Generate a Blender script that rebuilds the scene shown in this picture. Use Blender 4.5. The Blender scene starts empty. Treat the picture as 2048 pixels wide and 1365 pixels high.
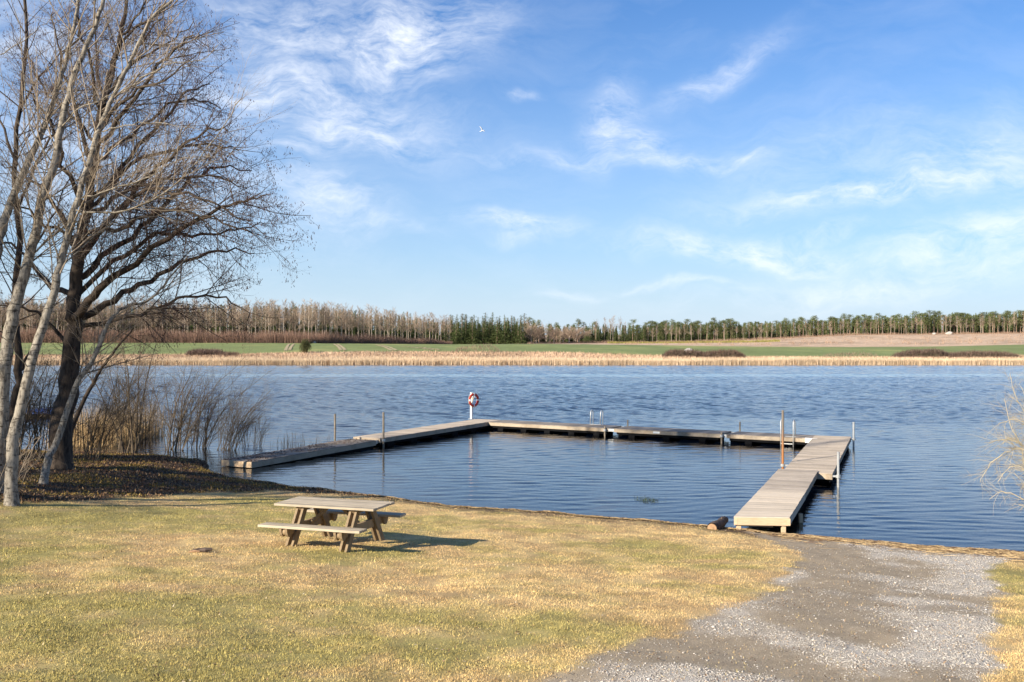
import bpy, math, random
import numpy as np
R = math.radians
D = bpy.data
scene = bpy.context.scene
COL = scene.collection

# ------------------------------------------------------------------ camera, world, sun, exposure
HC, F, CX, CY = 4.5, 1991.0, 1024.0, 682.5      # camera height over the water, focal length and centre for a 2048 px wide frame
cam = D.cameras.new("camera"); cam.lens = 35.0; cam.sensor_width = 36.0; cam.clip_start = 0.1; cam.clip_end = 9000
camo = D.objects.new("camera", cam); COL.objects.link(camo)
camo.location = (0, 0, HC); camo.rotation_euler = (R(90), 0, 0)
scene.camera = camo

SUN_AZ, SUN_EL = 230.5, 24.0                      # azimuth from +Y, clockwise seen from above
world = D.worlds.new("World"); scene.world = world; world.use_nodes = True
nt = world.node_tree; nt.nodes.clear()
class NT:
    def __init__(s, tree): s.t = tree
    def n(s, typ, **kw):
        nd = s.t.nodes.new(typ)
        for k, v in kw.items():
            setattr(nd, k, v)
        return nd
    def l(s, a, b): s.t.links.new(a, b)
    def math(s, op, a, b=None, c=None, clamp=False):
        nd = s.n('ShaderNodeMath', operation=op); nd.use_clamp = clamp
        for i, v in enumerate((a, b, c)):
            if v is None: continue
            if isinstance(v, (int, float)): nd.inputs[i].default_value = v
            else: s.l(v, nd.inputs[i])
        return nd.outputs[0]
    def mix(s, fac, a, b, blend='MIX'):
        nd = s.n('ShaderNodeMix', data_type='RGBA', blend_type=blend)
        for key, v in ((0, fac), (6, a), (7, b)):
            if isinstance(v, (int, float)): nd.inputs[key].default_value = v
            elif isinstance(v, (tuple, list)): nd.inputs[key].default_value = (*v[:3], 1)
            else: s.l(v, nd.inputs[key])
        return nd.outputs[2]
    def ramp(s, fac, stops):
        nd = s.n('ShaderNodeValToRGB'); cr = nd.color_ramp
        while len(cr.elements) > 1: cr.elements.remove(cr.elements[0])
        cr.elements[0].position = stops[0][0]; c = stops[0][1]; cr.elements[0].color = (*c, 1) if isinstance(c, (tuple, list)) else (c, c, c, 1)
        for p, c in stops[1:]:
            e = cr.elements.new(p); e.color = (*c, 1) if isinstance(c, (tuple, list)) else (c, c, c, 1)
        s.l(fac, nd.inputs[0]); return nd.outputs[0]
    def noise(s, vec, scale, detail=3, rough=.5, dist=0, out=0):
        nd = s.n('ShaderNodeTexNoise'); nd.inputs['Scale'].default_value = scale; nd.inputs['Detail'].default_value = detail
        nd.inputs['Roughness'].default_value = rough; nd.inputs['Distortion'].default_value = dist
        if vec is not None: s.l(vec, nd.inputs['Vector'])
        return nd.outputs[out]
    def mapping(s, vec, scale=(1, 1, 1), loc=(0, 0, 0), rot=(0, 0, 0)):
        nd = s.n('ShaderNodeMapping'); nd.inputs['Scale'].default_value = scale; nd.inputs['Location'].default_value = loc; nd.inputs['Rotation'].default_value = rot
        s.l(vec, nd.inputs['Vector']); return nd.outputs[0]

W = NT(nt)
sky = W.n('ShaderNodeTexSky', sky_type='NISHITA'); sky.sun_disc = False
sky.sun_elevation = R(SUN_EL); sky.sun_rotation = R(SUN_AZ); sky.altitude = 0
sky.air_density = 1.0; sky.dust_density = 0.3; sky.ozone_density = 3.5
tc = W.n('ShaderNodeTexCoord'); sep = W.n('ShaderNodeSeparateXYZ'); W.l(tc.outputs['Generated'], sep.inputs[0])
az = W.math('ARCTAN2', sep.outputs[0], sep.outputs[1]); el = W.math('ARCSINE', sep.outputs[2])
SC = 10.0
cmb = W.n('ShaderNodeCombineXYZ'); W.l(W.math('MULTIPLY', az, SC), cmb.inputs[0]); W.l(W.math('MULTIPLY', el, SC), cmb.inputs[1])
dirv = cmb.outputs[0]
warp = W.n('ShaderNodeTexNoise'); warp.inputs['Scale'].default_value = 0.9; warp.inputs['Detail'].default_value = 4; W.l(dirv, warp.inputs['Vector'])
wv = W.n('ShaderNodeVectorMath', operation='SUBTRACT'); W.l(warp.outputs['Color'], wv.inputs[0]); wv.inputs[1].default_value = (.5, .5, .5)
ws = W.n('ShaderNodeVectorMath', operation='SCALE'); W.l(wv.outputs[0], ws.inputs[0]); ws.inputs['Scale'].default_value = .75
wa = W.n('ShaderNodeVectorMath', operation='ADD'); W.l(dirv, wa.inputs[0]); W.l(ws.outputs[0], wa.inputs[1])
warped = wa.outputs[0]
# cirrus patches standing in the sky: (azimuth, elevation) given through where they stand over the lake, size in the same units, tilt, strength
CL = [(560, 60, 250, 85, 5, .62), (810, 75, 170, 85, 15, .95), (600, 190, 260, 70, -15, .8), (700, 270, 150, 38, -12, .8), (620, 300, 70, 25, 0, .5),
      (450, 180, 230, 130, 0, .45),
      (1215, 250, 75, 45, 60, .75), (1260, 280, 75, 32, -12, .7), (1280, 318, 330, 20, -2, .5), (1440, 140, 105, 26, 24, .5), (1500, 322, 50, 10, 15, .6),
      (650, 400, 110, 50, -25, .62), (690, 430, 150, 16, -14, .45), (1030, 455, 115, 18, -4, .75), (1040, 478, 60, 18, 0, .5), (1035, 197, 34, 8, 8, .55),
      (1500, 505, 220, 26, -5, .85), (1640, 475, 90, 16, 12, .55), (1800, 385, 290, 26, 4, .85), (1960, 325, 180, 60, 10, .55), (1960, 490, 200, 50, 8, .7),
      (1350, 572, 110, 8, 0, .55), (1130, 585, 60, 10, 0, .4), (1830, 560, 330, 30, 4, .55), (1750, 330, 300, 90, 0, .25),
      (200, 330, 360, 120, -12, .5), (60, 60, 300, 90, 5, .5), (2300, 300, 250, 120, 0, .6), (-300, 250, 300, 120, 0, .6)]
tot = None
for (px, py, sx, sy, tilt, st) in CL:
    a0 = math.atan2(px - CX, F) * SC; e0 = math.atan2(CY - py, math.hypot(F, px - CX)) * SC
    sub = W.n('ShaderNodeVectorMath', operation='SUBTRACT'); W.l(warped, sub.inputs[0]); sub.inputs[1].default_value = (a0, e0, 0)
    m = W.n('ShaderNodeMapping'); m.vector_type = 'TEXTURE'
    m.inputs['Rotation'].default_value = (0, 0, R(tilt)); k = SC / F
    m.inputs['Scale'].default_value = (sx * k, sy * k, 1e3); W.l(sub.outputs[0], m.inputs['Vector'])
    ln = W.n('ShaderNodeVectorMath', operation='LENGTH'); W.l(m.outputs[0], ln.inputs[0])
    g = W.math('EXPONENT', W.math('MULTIPLY', W.math('POWER', ln.outputs['Value'], 2.2), -.9))
    g = W.math('MULTIPLY', g, st)
    tot = g if tot is None else W.math('MAXIMUM', tot, g)
st1 = W.noise(W.mapping(warped, (.9, 2.4, 1), rot=(0, 0, R(-10))), 1.9, 8, .58, .25)
st2 = W.noise(W.mapping(warped, (2.2, 5.0, 1), loc=(3, 7, 0), rot=(0, 0, R(14))), 5.0, 6, .65, .3)
stn = W.math('ADD', W.math('MULTIPLY', st1, .75), W.math('MULTIPLY', st2, .25))
stn = W.ramp(stn, [(.36, .02), (.50, .5), (.63, 1.0)])
cf = W.math('MULTIPLY', W.math('POWER', tot, 1.0), stn)
wide = W.math('MULTIPLY', W.ramp(W.noise(W.mapping(warped, (.7, 2.4, 1)), 1.0, 6, .6), [(.45, 0.0), (.8, 1.0)]), .12)
cf = W.math('ADD', cf, wide, clamp=True)
SKY_TINT = (.38, .69, 1.0)
skyc = W.mix(1.0, sky.outputs[0], SKY_TINT, 'MULTIPLY')
lowair = W.ramp(W.math('MULTIPLY', W.math('ABSOLUTE', el), 2.0), [(0, 1.0), (.08, .78), (.18, .50), (.33, .33), (.5, .16), (.7, .04)])
skyc = W.mix(lowair, skyc, (4.35, 5.15, 5.95))
cloudc = W.mix(W.math('MULTIPLY', cf, .9), skyc, (6.9, 7.2, 7.7))
bg = W.n('ShaderNodeBackground'); bg.inputs['Strength'].default_value = 0.083
W.l(cloudc, bg.inputs['Color'])
wo = W.n('ShaderNodeOutputWorld'); W.l(bg.outputs[0], wo.inputs['Surface'])

sl = D.lights.new("sun", 'SUN'); sl.energy = 5.0; sl.angle = R(.55); sl.color = (1.0, .90, .74)
so = D.objects.new("sun", sl); COL.objects.link(so)
so.rotation_euler = (R(90 - SUN_EL), 0, R(180 - SUN_AZ + 180) * 1.0)
from mathutils import Vector
sdir = Vector((math.sin(R(SUN_AZ)) * math.cos(R(SUN_EL)), math.cos(R(SUN_AZ)) * math.cos(R(SUN_EL)), math.sin(R(SUN_EL))))
so.rotation_euler = sdir.to_track_quat('Z', 'Y').to_euler(); so.location = (-20, -20, 30)

scene.view_settings.view_transform = 'Standard'; scene.view_settings.look = 'None'
scene.view_settings.exposure = 0.95; scene.view_settings.gamma = 1.0
scene.cycles.max_bounces = 8; scene.cycles.transparent_max_bounces = 16; scene.cycles.use_adaptive_sampling = True
scene.cycles.caustics_reflective = False; scene.cycles.caustics_refractive = False

WS = .021
rng = np.random.default_rng(7); random.seed(7)

# ------------------------------------------------------------------ helpers
def at(px, py, z=0.0):
    d = (HC - z) * F / (py - CY); return np.array([(px - CX) / F * d, d, z])
def dp(px, py, d):
    return np.array([(px - CX) / F * d, d, HC - (py - CY) / F * d])
def tag(o, label=None, cat=None, group=None, kind=None):
    if label: o['label'] = label
    if cat: o['category'] = cat
    if group: o['group'] = group
    if kind: o['kind'] = kind
    return o
def empty(name, loc=(0, 0, 0), rz=0.0, parent=None):
    o = D.objects.new(name, None); COL.objects.link(o); o.location = loc; o.rotation_euler = (0, 0, rz); o.empty_display_size = .2
    if parent: o.parent = parent
    return o
def linkmesh(name, me, m=None, parent=None, smooth=False):
    if m is not None: me.materials.append(m)
    if smooth: me.polygons.foreach_set('use_smooth', np.ones(len(me.polygons), dtype=bool))
    o = D.objects.new(name, me); COL.objects.link(o)
    if parent: o.parent = parent
    return o
def npmesh(name, V, Fc, col=None):
    """V (n,3); Fc (m,k) faces of one size"""
    me = D.meshes.new(name); V = np.asarray(V, dtype=np.float32); Fc = np.asarray(Fc, dtype=np.int32)
    k = Fc.shape[1]
    me.vertices.add(len(V)); me.vertices.foreach_set('co', V.ravel())
    me.loops.add(Fc.size); me.loops.foreach_set('vertex_index', Fc.ravel())
    me.polygons.add(len(Fc)); me.polygons.foreach_set('loop_start', np.arange(0, Fc.size, k, dtype=np.int32))
    me.polygons.foreach_set('loop_total', np.full(len(Fc), k, dtype=np.int32))
    if col is not None:
        a = me.color_attributes.new('Col', 'FLOAT_COLOR', 'POINT')
        c = np.ones((len(V), 4), dtype=np.float32); c[:, :3] = col; a.data.foreach_set('color', c.ravel())
    me.update(calc_edges=True); me.validate()
    return me
def _hash(ix, iy, seed):
    h = (ix.astype(np.int64) * 374761393 + iy.astype(np.int64) * 668265263 + seed * 1442695041) & 0xffffffff
    h = ((h ^ (h >> 13)) * 1274126177) & 0xffffffff
    return ((h ^ (h >> 16)) & 0xffff) / 65535.0
def vn(x, y, sc, seed=0, octv=3):
    x = np.asarray(x, float) * sc; y = np.asarray(y, float) * sc; r = 0; a = 1; t = 0
    for o in range(octv):
        ix = np.floor(x); iy = np.floor(y); fx = x - ix; fy = y - iy
        fx = fx * fx * (3 - 2 * fx); fy = fy * fy * (3 - 2 * fy)
        v = (_hash(ix, iy, seed + o) * (1 - fx) + _hash(ix + 1, iy, seed + o) * fx) * (1 - fy) + (_hash(ix, iy + 1, seed + o) * (1 - fx) + _hash(ix + 1, iy + 1, seed + o) * fx) * fy
        r = r + v * a; t += a; a *= .55; x = x * 2.03 + 11.3; y = y * 2.03 + 5.7
    return r / t
def sstep(a, b, x):
    t = np.clip((x - a) / (b - a), 0, 1); return t * t * (3 - 2 * t)

class MB:
    """collects boxes, prisms and tubes into ONE mesh"""
    def __init__(s): s.v = []; s.f = []
    def add(s, vs, fs):
        b = len(s.v); s.v += [tuple(map(float, v)) for v in vs]; s.f += [tuple(i + b for i in f) for f in fs]; return s
    def hexa(s, P):
        return s.add(P, [(3, 2, 1, 0), (4, 5, 6, 7), (0, 1, 5, 4), (1, 2, 6, 5), (2, 3, 7, 6), (3, 0, 4, 7)])
    def box(s, c, size, rz=0, bev=0.0):
        x, y, z = [v / 2 for v in size]; ca, sa = math.cos(rz), math.sin(rz)
        P = [(-x, -y, -z), (x, -y, -z), (x, y, -z), (-x, y, -z), (-x, -y, z), (x, -y, z), (x, y, z), (-x, y, z)]
        return s.hexa([(c[0] + p[0] * ca - p[1] * sa, c[1] + p[0] * sa + p[1] * ca, c[2] + p[2]) for p in P])
    def beam(s, a, b, w, h, up=(0, 0, 1), cut=False):
        a = Vector(a); b = Vector(b); d = (b - a).normalized(); up = Vector(up)
        sd = d.cross(up).normalized(); u = sd.cross(d).normalized()
        P = []
        for q in (a, b):
            for i, j in ((-1, -1), (1, -1), (1, 1), (-1, 1)):
                P.append(q + sd * (i * w / 2) + u * (j * h / 2))
        if cut:                                     # ends cut level with the ground
            for k, q in ((0, a), (4, b)):
                for m in range(4):
                    p = P[k + m]; t = (q.z - p.z) / d.z; P[k + m] = p + d * t
        return s.add(P, [(0, 1, 2, 3), (7, 6, 5, 4), (0, 4, 5, 1), (1, 5, 6, 2), (2, 6, 7, 3), (3, 7, 4, 0)])
    def tube(s, pts, r, n=8, caps=True):
        pts = [Vector(p) for p in pts]; rr = r if isinstance(r, (list, tuple)) else [r] * len(pts)
        b = len(s.v); ref = None
        for i, p in enumerate(pts):
            d = (pts[min(i + 1, len(pts) - 1)] - pts[max(i - 1, 0)]).normalized()
            if ref is None: ref = Vector((0, 0, 1)) if abs(d.z) < .9 else Vector((1, 0, 0))
            sd = d.cross(ref).normalized(); u = sd.cross(d).normalized(); ref = u
            for k in range(n):
                a = 2 * math.pi * k / n; s.v.append(tuple(p + (sd * math.cos(a) + u * math.sin(a)) * rr[i]))
        for i in range(len(pts) - 1):
            for k in range(n):
                k2 = (k + 1) % n; s.f.append((b + i * n + k, b + i * n + k2, b + (i + 1) * n + k2, b + (i + 1) * n + k))
        if caps:
            s.f.append(tuple(b + k for k in reversed(range(n)))); s.f.append(tuple(b + (len(pts) - 1) * n + k for k in range(n)))
        return s
    def prism(s, poly, a, b, axis=0):
        """poly 2D extruded between a and b along axis; the other two axes in order"""
        n = len(poly); P = []
        for q in (a, b):
            for (u, v) in poly:
                P.append((q, u, v) if axis == 0 else ((u, q, v) if axis == 1 else (u, v, q)))
        fs = [tuple(reversed(range(n))), tuple(range(n, 2 * n))] + [(i, (i + 1) % n, n + (i + 1) % n, n + i) for i in range(n)]
        return s.add(P, fs)
    def build(s, name, m=None, parent=None, bevel=0.0, smooth=False, col=None):
        me = D.meshes.new(name); me.from_pydata(s.v, [], s.f); me.update()
        import bmesh
        bm = bmesh.new(); bm.from_mesh(me); bmesh.ops.recalc_face_normals(bm, faces=bm.faces); bm.to_mesh(me); bm.free()
        o = linkmesh(name, me, m, parent, smooth)
        if bevel:
            bv = o.modifiers.new('bevel', 'BEVEL'); bv.width = bevel; bv.segments = 2; bv.limit_method = 'ANGLE'; bv.angle_limit = R(40)
        return o

def tubes(name, lines, sides=3, m=None, parent=None, smooth=True, cols=None):
    """lines: list of (P[n,3], R[n]); ONE mesh, built in batches"""
    groups = {}
    for i, (P, Rr) in enumerate(lines): groups.setdefault(len(P), []).append(i)
    Vs, Fs, Cs, base = [], [], [], 0
    for n, idx in groups.items():
        P = np.array([lines[i][0] for i in idx]); Rr = np.array([lines[i][1] for i in idx]); B = len(idx)
        T = np.gradient(P, axis=1); T /= np.linalg.norm(T, axis=2, keepdims=True) + 1e-9
        t0 = T.mean(axis=1); ref = np.where(np.abs(t0[:, 2:3]) < .8, np.array([[0, 0, 1.]]), np.array([[1., 0, 0]]))[:, None, :]
        S = np.cross(T, np.broadcast_to(ref, T.shape)); S /= np.linalg.norm(S, axis=2, keepdims=True) + 1e-9
        U = np.cross(S, T)
        ang = np.arange(sides) * 2 * math.pi / sides
        V = P[:, :, None, :] + Rr[:, :, None, None] * (np.cos(ang)[None, None, :, None] * S[:, :, None, :] + np.sin(ang)[None, None, :, None] * U[:, :, None, :])
        Vs.append(V.reshape(-1, 3))
        k = np.arange(sides); k2 = (k + 1) % sides; i = np.arange(n - 1)[:, None]
        f = np.stack([i * sides + k, i * sides + k2, (i + 1) * sides + k2, (i + 1) * sides + k], axis=-1).reshape(-1, 4)
        Fs.append((f[None] + (np.arange(B) * n * sides)[:, None, None]).reshape(-1, 4) + base)
        if cols is not None: Cs.append(np.repeat(np.array([cols[i] for i in idx]), n * sides, axis=0))
        base += B * n * sides
    me = npmesh(name, np.concatenate(Vs), np.concatenate(Fs), np.concatenate(Cs) if cols is not None else None)
    return linkmesh(name, me, m, parent, smooth)

# ------------------------------------------------------------------ materials
def newmat(name):
    m = D.materials.new(name); m.use_nodes = True; m.node_tree.nodes.clear(); return m, NT(m.node_tree)
def finish(g, col, rough=.8, bump=None, bstr=.3, bdist=.01, spec=.3, metal=0.0):
    b = g.n('ShaderNodeBsdfPrincipled'); b.inputs['Specular IOR Level'].default_value = spec; b.inputs['Metallic'].default_value = metal
    if isinstance(col, (tuple, list)): b.inputs['Base Color'].default_value = (*col[:3], 1)
    else: g.l(col, b.inputs['Base Color'])
    if isinstance(rough, (int, float)): b.inputs['Roughness'].default_value = rough
    else: g.l(rough, b.inputs['Roughness'])
    if bump is not None:
        bn = g.n('ShaderNodeBump'); bn.inputs['Strength'].default_value = bstr; bn.inputs['Distance'].default_value = bdist
        g.l(bump, bn.inputs['Height']); g.l(bn.outputs[0], b.inputs['Normal'])
    o = g.n('ShaderNodeOutputMaterial'); g.l(b.outputs[0], o.inputs['Surface']); return b
def obj_vec(g): return g.n('ShaderNodeTexCoord').outputs['Object']
def mat_plain(name, c, rough=.7, var=.25, scale=6, spec=.3, metal=0, bump=.2):
    m, g = newmat(name); v = obj_vec(g); n = g.noise(v, scale, 5, .6)
    c2 = tuple(x * (1 - var) for x in c); c3 = tuple(min(1, x * (1 + var)) for x in c)
    finish(g, g.ramp(n, [(.3, c2), (.7, c3)]), rough, n, bump, .01, spec, metal); return m
def mat_wood(name, c, axis='X', var=.3, dark=.55, rough=.75, stain=None, patches=.35):
    """planks: each board its own tone, grain along one local axis, darker weathering blotches"""
    m, g = newmat(name); v = obj_vec(g)
    sc = {'X': (1.2, 22, 22), 'Y': (22, 1.2, 22), 'Z': (22, 22, 1.2)}[axis]
    gr = g.noise(g.mapping(v, sc), 2.2, 6, .65, .3)
    geo = g.n('ShaderNodeNewGeometry'); rnd = geo.outputs['Random Per Island']
    base = g.ramp(gr, [(.28, tuple(x * dark for x in c)), (.5, c), (.75, tuple(min(1, x * 1.15) for x in c))])
    tone = g.ramp(rnd, [(0, 1 - var), (1, 1 + var * .5)])
    colr = g.mix(1.0, base, tone, 'MULTIPLY')
    bl = g.noise(v, 1.3, 5, .6)
    colr = g.mix(g.math('MULTIPLY', g.ramp(bl, [(.48, 0.0), (.68, 1.0)]), patches), colr, tuple(x * .45 for x in c))
    if stain: colr = g.mix(g.math('MULTIPLY', g.ramp(g.noise(v, 2.1, 4, .6), [(.5, 0.0), (.7, 1.0)]), .5), colr, stain)
    finish(g, colr, rough, gr, .35, .004, .25); return m
def mat_attr(name, rough=.9, scale=40, var=.3, bump=.4, bdist=.01, spec=.15, trans=0):
    m, g = newmat(name); a = g.n('ShaderNodeAttribute', attribute_name='Col'); v = obj_vec(g)
    n = g.noise(v, scale, 4, .65)
    c = g.mix(1.0, a.outputs['Color'], g.ramp(n, [(.25, 1 - var), (.75, 1 + var)]), 'MULTIPLY')
    b = finish(g, c, rough, n, bump, bdist, spec)
    return m
def mat_leaf(name, c, var=.35, rough=.7, rnd_src='island', spec=.2):
    m, g = newmat(name); geo = g.n('ShaderNodeNewGeometry'); oi = g.n('ShaderNodeObjectInfo')
    t = g.ramp(geo.outputs['Random Per Island'], [(0, 1 - var), (1, 1 + var)])
    t2 = g.ramp(oi.outputs['Random'], [(0, .78), (1, 1.2)])
    finish(g, g.mix(1.0, g.mix(1.0, c, t, 'MULTIPLY'), t2, 'MULTIPLY'), rough, spec=spec); return m

def mat_bark(name, c, c2, scale=7, marks=True, bump=.6):
    m, g = newmat(name); v = obj_vec(g)
    n = g.noise(g.mapping(v, (1, 1, .35)), scale, 6, .65)
    col = g.ramp(n, [(.36, c2), (.54, c), (.8, tuple(min(1, x * 1.2) for x in c))])
    if marks:
        k = g.noise(g.mapping(v, (2.0, 2.0, 9.0)), 2.4, 3, .6)
        col = g.mix(g.ramp(k, [(.56, 0.0), (.64, .85)]), col, tuple(x * .5 for x in c2))
    finish(g, col, .85, n, bump, .02, .15); return m

M = {}
M['top'] = mat_wood('table_wood', (.48, .40, .29), 'X', .32, .5, patches=.35)
M['frame'] = mat_wood('table_frame_wood', (.30, .215, .125), 'Z', .22, .5)
M['deck_new'] = mat_wood('new_deck_wood', (.62, .52, .40), 'X', .16, .74, patches=.15)
M['deck_old'] = mat_wood('weathered_deck_wood', (.46, .385, .305), 'X', .26, .68, patches=.35)
M['deck_dark'] = mat_wood('dark_deck_wood', (.32, .27, .22), 'X', .25, .55, patches=.5)
M['pine'] = mat_wood('fresh_pine', (.64, .47, .30), 'X', .2, .75, patches=.1)
M['side'] = mat_wood('side_board_wood', (.42, .34, .25), 'X', .2, .5, patches=.5, stain=(.2, .12, .06))
M['float'] = mat_plain('black_float', (.007, .007, .008), .85, .3, 6, .08)
M['steel'] = mat_plain('galvanised_steel', (.52, .52, .5), .45, .15, 9, .5, .6)
M['pole'] = mat_plain('grey_pole', (.24, .2, .15), .8, .35, 8)
M['rust'] = None
def rust():
    m, g = newmat('rusty_pole'); v = obj_vec(g); s = g.n('ShaderNodeSeparateXYZ'); g.l(v, s.inputs[0])
    n = g.noise(v, 9, 4, .6); f = g.math('ADD', s.outputs[2], g.math('MULTIPLY', n, .8))
    finish(g, g.ramp(g.math('MULTIPLY', f, .4), [(.25, (.42, .17, .05)), (.55, (.33, .16, .07)), (.8, (.19, .16, .13))]), .85, n, .3, .005); return m
M['rust'] = rust()
M['white'] = mat_plain('white_paint', (.80, .80, .77), .5, .06, 4)
M['red'] = mat_plain('red_plastic', (.50, .045, .02), .45, .12, 5)
M['rope'] = mat_plain('pale_rope', (.65, .58, .42), .9, .2, 20)
M['aspen'] = mat_bark('aspen_bark', (.29, .255, .205), (.085, .07, .055), 16)
M['aspen_twig'] = mat_leaf('aspen_twigs', (.25, .20, .15), .3, .8)
M['alder'] = mat_bark('alder_bark', (.075, .056, .042), (.022, .017, .014), 9, marks=False)
M['alder_twig'] = mat_leaf('alder_twigs', (.082, .06, .048), .35, .85)
M['catkin'] = mat_leaf('catkins', (.095, .05, .040), .45, .85)
M['willow'] = mat_leaf('willow_stems', (.115, .088, .06), .35, .8)
M['pale_twig'] = mat_leaf('pale_twigs', (.52, .42, .25), .3, .8)
M['log'] = mat_bark('log_bark', (.12, .088, .07), (.05, .035, .028), 10)
M['cut'] = mat_plain('cut_wood', (.33, .2, .11), .8, .25, 20)

# ------------------------------------------------------------------ ground
SX = np.array([-60, -40, -30, -20.7, -16.1, -13.2, -11.3, -10.5, -9.2, -7.1, -4.7, -1.67, .98, 3.4, 6.55, 8.6, 10.7, 16, 30, 60])
SY = np.array([58, 50, 46, 40.3, 39.3, 38.2, 36.8, 34.4, 32.3, 30.6, 29.1, 26.9, 25.7, 24.5, 22.75, 21.75, 20.8, 19.2, 15, 6])
def shore_s(x, y):
    x = np.asarray(x, float); y = np.asarray(y, float)
    return (np.interp(x, SX, SY) + (vn(x, y, .9, 3, 3) - .5) * .7 + (vn(x, y, 3.3, 4, 3) - .5) * .32 - y) * .87
def gz(x, y):
    s = shore_s(x, y); x = np.asarray(x, float); y = np.asarray(y, float)
    land = .10 * (1 - np.exp(-np.maximum(s, 0) / .25)) + .088 * np.maximum(s, 0) - .0004 * np.maximum(s, 0) ** 2
    bank = .05 * sstep(-7.5, -10, x) * sstep(0, .8, s)
    bed = np.maximum(-2.2, .10 * s - .02)
    z = np.where(s > 0, land + bank, bed)
    return z + (vn(x, y, .45, 9, 3) - .5) * .09 * sstep(.1, 2.5, s)
def og(px, py):
    """point on the lawn that the line of sight through (px, py) meets"""
    z = .5
    for _ in range(40):
        p = at(px, py, z); z = .5 * z + .5 * float(gz(p[0], p[1]))
    return np.array([p[0], p[1], float(gz(p[0], p[1]))])
GL = np.array([og(*p) for p in [(1560, 1095), (1600, 1118), (1585, 1150), (1530, 1185), (1455, 1220), (1385, 1245), (1320, 1275), (1190, 1325), (1090, 1364)]])
GR = np.array([og(*p) for p in [(2060, 1112), (1985, 1130), (1985, 1170), (2005, 1235), (1985, 1300), (1975, 1364)]])
def gravel_mask(x, y):
    xl = np.interp(-y, -GL[:, 1], GL[:, 0]); xr = np.interp(-y, -GR[:, 1], GR[:, 0])
    # past the frame the drive keeps going towards the viewer
    xl = np.where(y < GL[-1, 1], GL[-1, 0] - (GL[-1, 1] - y) * .9, xl)
    xl2 = xl + (vn(x, y, 1.2, 31, 3) - .5) * .9 + (vn(x, y, 5, 32, 2) - .5) * .35
    xr2 = xr + (vn(x, y, 1.2, 41, 3) - .5) * .7 + (vn(x, y, 5, 42, 2) - .5) * .3
    return sstep(-.12, .16, x - xl2) * sstep(-.12, .16, xr2 - x)
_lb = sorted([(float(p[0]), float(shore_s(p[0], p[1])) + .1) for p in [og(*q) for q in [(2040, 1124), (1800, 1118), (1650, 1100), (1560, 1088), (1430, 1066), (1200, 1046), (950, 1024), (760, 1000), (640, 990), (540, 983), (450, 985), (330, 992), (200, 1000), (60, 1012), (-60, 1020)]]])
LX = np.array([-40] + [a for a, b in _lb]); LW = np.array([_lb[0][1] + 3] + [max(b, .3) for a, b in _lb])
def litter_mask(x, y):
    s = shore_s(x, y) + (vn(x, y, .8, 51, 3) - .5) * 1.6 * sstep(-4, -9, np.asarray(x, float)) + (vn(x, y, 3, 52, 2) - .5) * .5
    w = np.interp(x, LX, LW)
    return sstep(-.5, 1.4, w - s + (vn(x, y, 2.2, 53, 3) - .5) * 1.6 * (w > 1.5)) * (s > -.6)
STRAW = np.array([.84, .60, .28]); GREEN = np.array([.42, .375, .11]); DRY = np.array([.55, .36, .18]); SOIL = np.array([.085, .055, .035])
def lawn_col(x, y):
    x = np.asarray(x, float); y = np.asarray(y, float)
    g = vn(x, y, .35, 61, 4) * .55 + vn(x, y, 1.6, 62, 3) * .30 + vn(x, y, 5.5, 63, 2) * .15
    bias = .05 * sstep(2, -6, x) + .10 * sstep(17, 9, y) * sstep(3, -4, x) - .10 * sstep(5.0, 1.0, shore_s(x, y)) + .02
    t0 = np.exp(-(((x + 3.3) / 1.6) ** 2 + ((y - 16.9) / .8) ** 2)) * .22       # moss and longer grass under the table
    t1 = np.exp(-(((x - 2.2) / 1.0) ** 2 + ((y - 19.6) / .7) ** 2)) * .14
    k = sstep(.40, .68, g + bias + t0 + t1)[..., None]
    d = sstep(.42, .62, vn(x, y, 2.2, 64, 3))[..., None]
    k = k * .75; c = (STRAW * (1 - d * .55) + DRY * d * .55) * (1 - k) + GREEN * k
    return c * (.72 + .44 * vn(x, y, 3.1, 65, 3)[..., None] + .12 * vn(x, y, 14, 66, 2)[..., None])
def ground_col(x, y):
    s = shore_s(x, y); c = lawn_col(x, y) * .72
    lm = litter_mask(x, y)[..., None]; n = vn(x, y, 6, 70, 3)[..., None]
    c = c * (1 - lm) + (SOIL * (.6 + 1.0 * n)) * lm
    gm = gravel_mask(x, y)[..., None]
    mud = sstep(.40, .62, vn(x, y, .55, 71, 4) + .20 * np.exp(-(((x - 5.0 - (y - 14) * .28) / 1.5) ** 2)) - .04)[..., None]
    gr = np.array([.50, .45, .385]) * (1 - mud) + np.array([.36, .285, .195]) * mud
    gr = gr * (.75 + .5 * vn(x, y, 9, 72, 3)[..., None])
    c = c * (1 - gm) + gr * gm
    wet = sstep(.30, -.05, s)[..., None]
    c = c * (1 - .45 * wet)
    bed = np.array([.11, .085, .045]) * (1 - sstep(0, -6, s)[..., None]) + np.array([.035, .06, .095]) * sstep(0, -6, s)[..., None]  # deep bed coloured blue in place of light scattered back by the water
    u = sstep(.05, -.35, s)[..., None]
    return c * (1 - u) + bed * u
def axis(lo, a, b, hi, step, grow):
    L = list(np.arange(a, b, step)); st = step; x = a
    while x > lo: st *= grow; x -= st; L.insert(0, x)
    st = step; x = L[-1]
    while x < hi: st *= grow; x += st; L.append(x)
    return np.array(L)
gx = axis(-2500, -17, 13.5, 2500, .125, 1.13); gy = axis(-600, 6, 42, 186, .125, 1.10)
GX, GY = np.meshgrid(gx, gy); GZ = gz(GX, GY)
GZ = np.where(GY > 42, np.minimum(GZ, -1.2), GZ)
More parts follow.
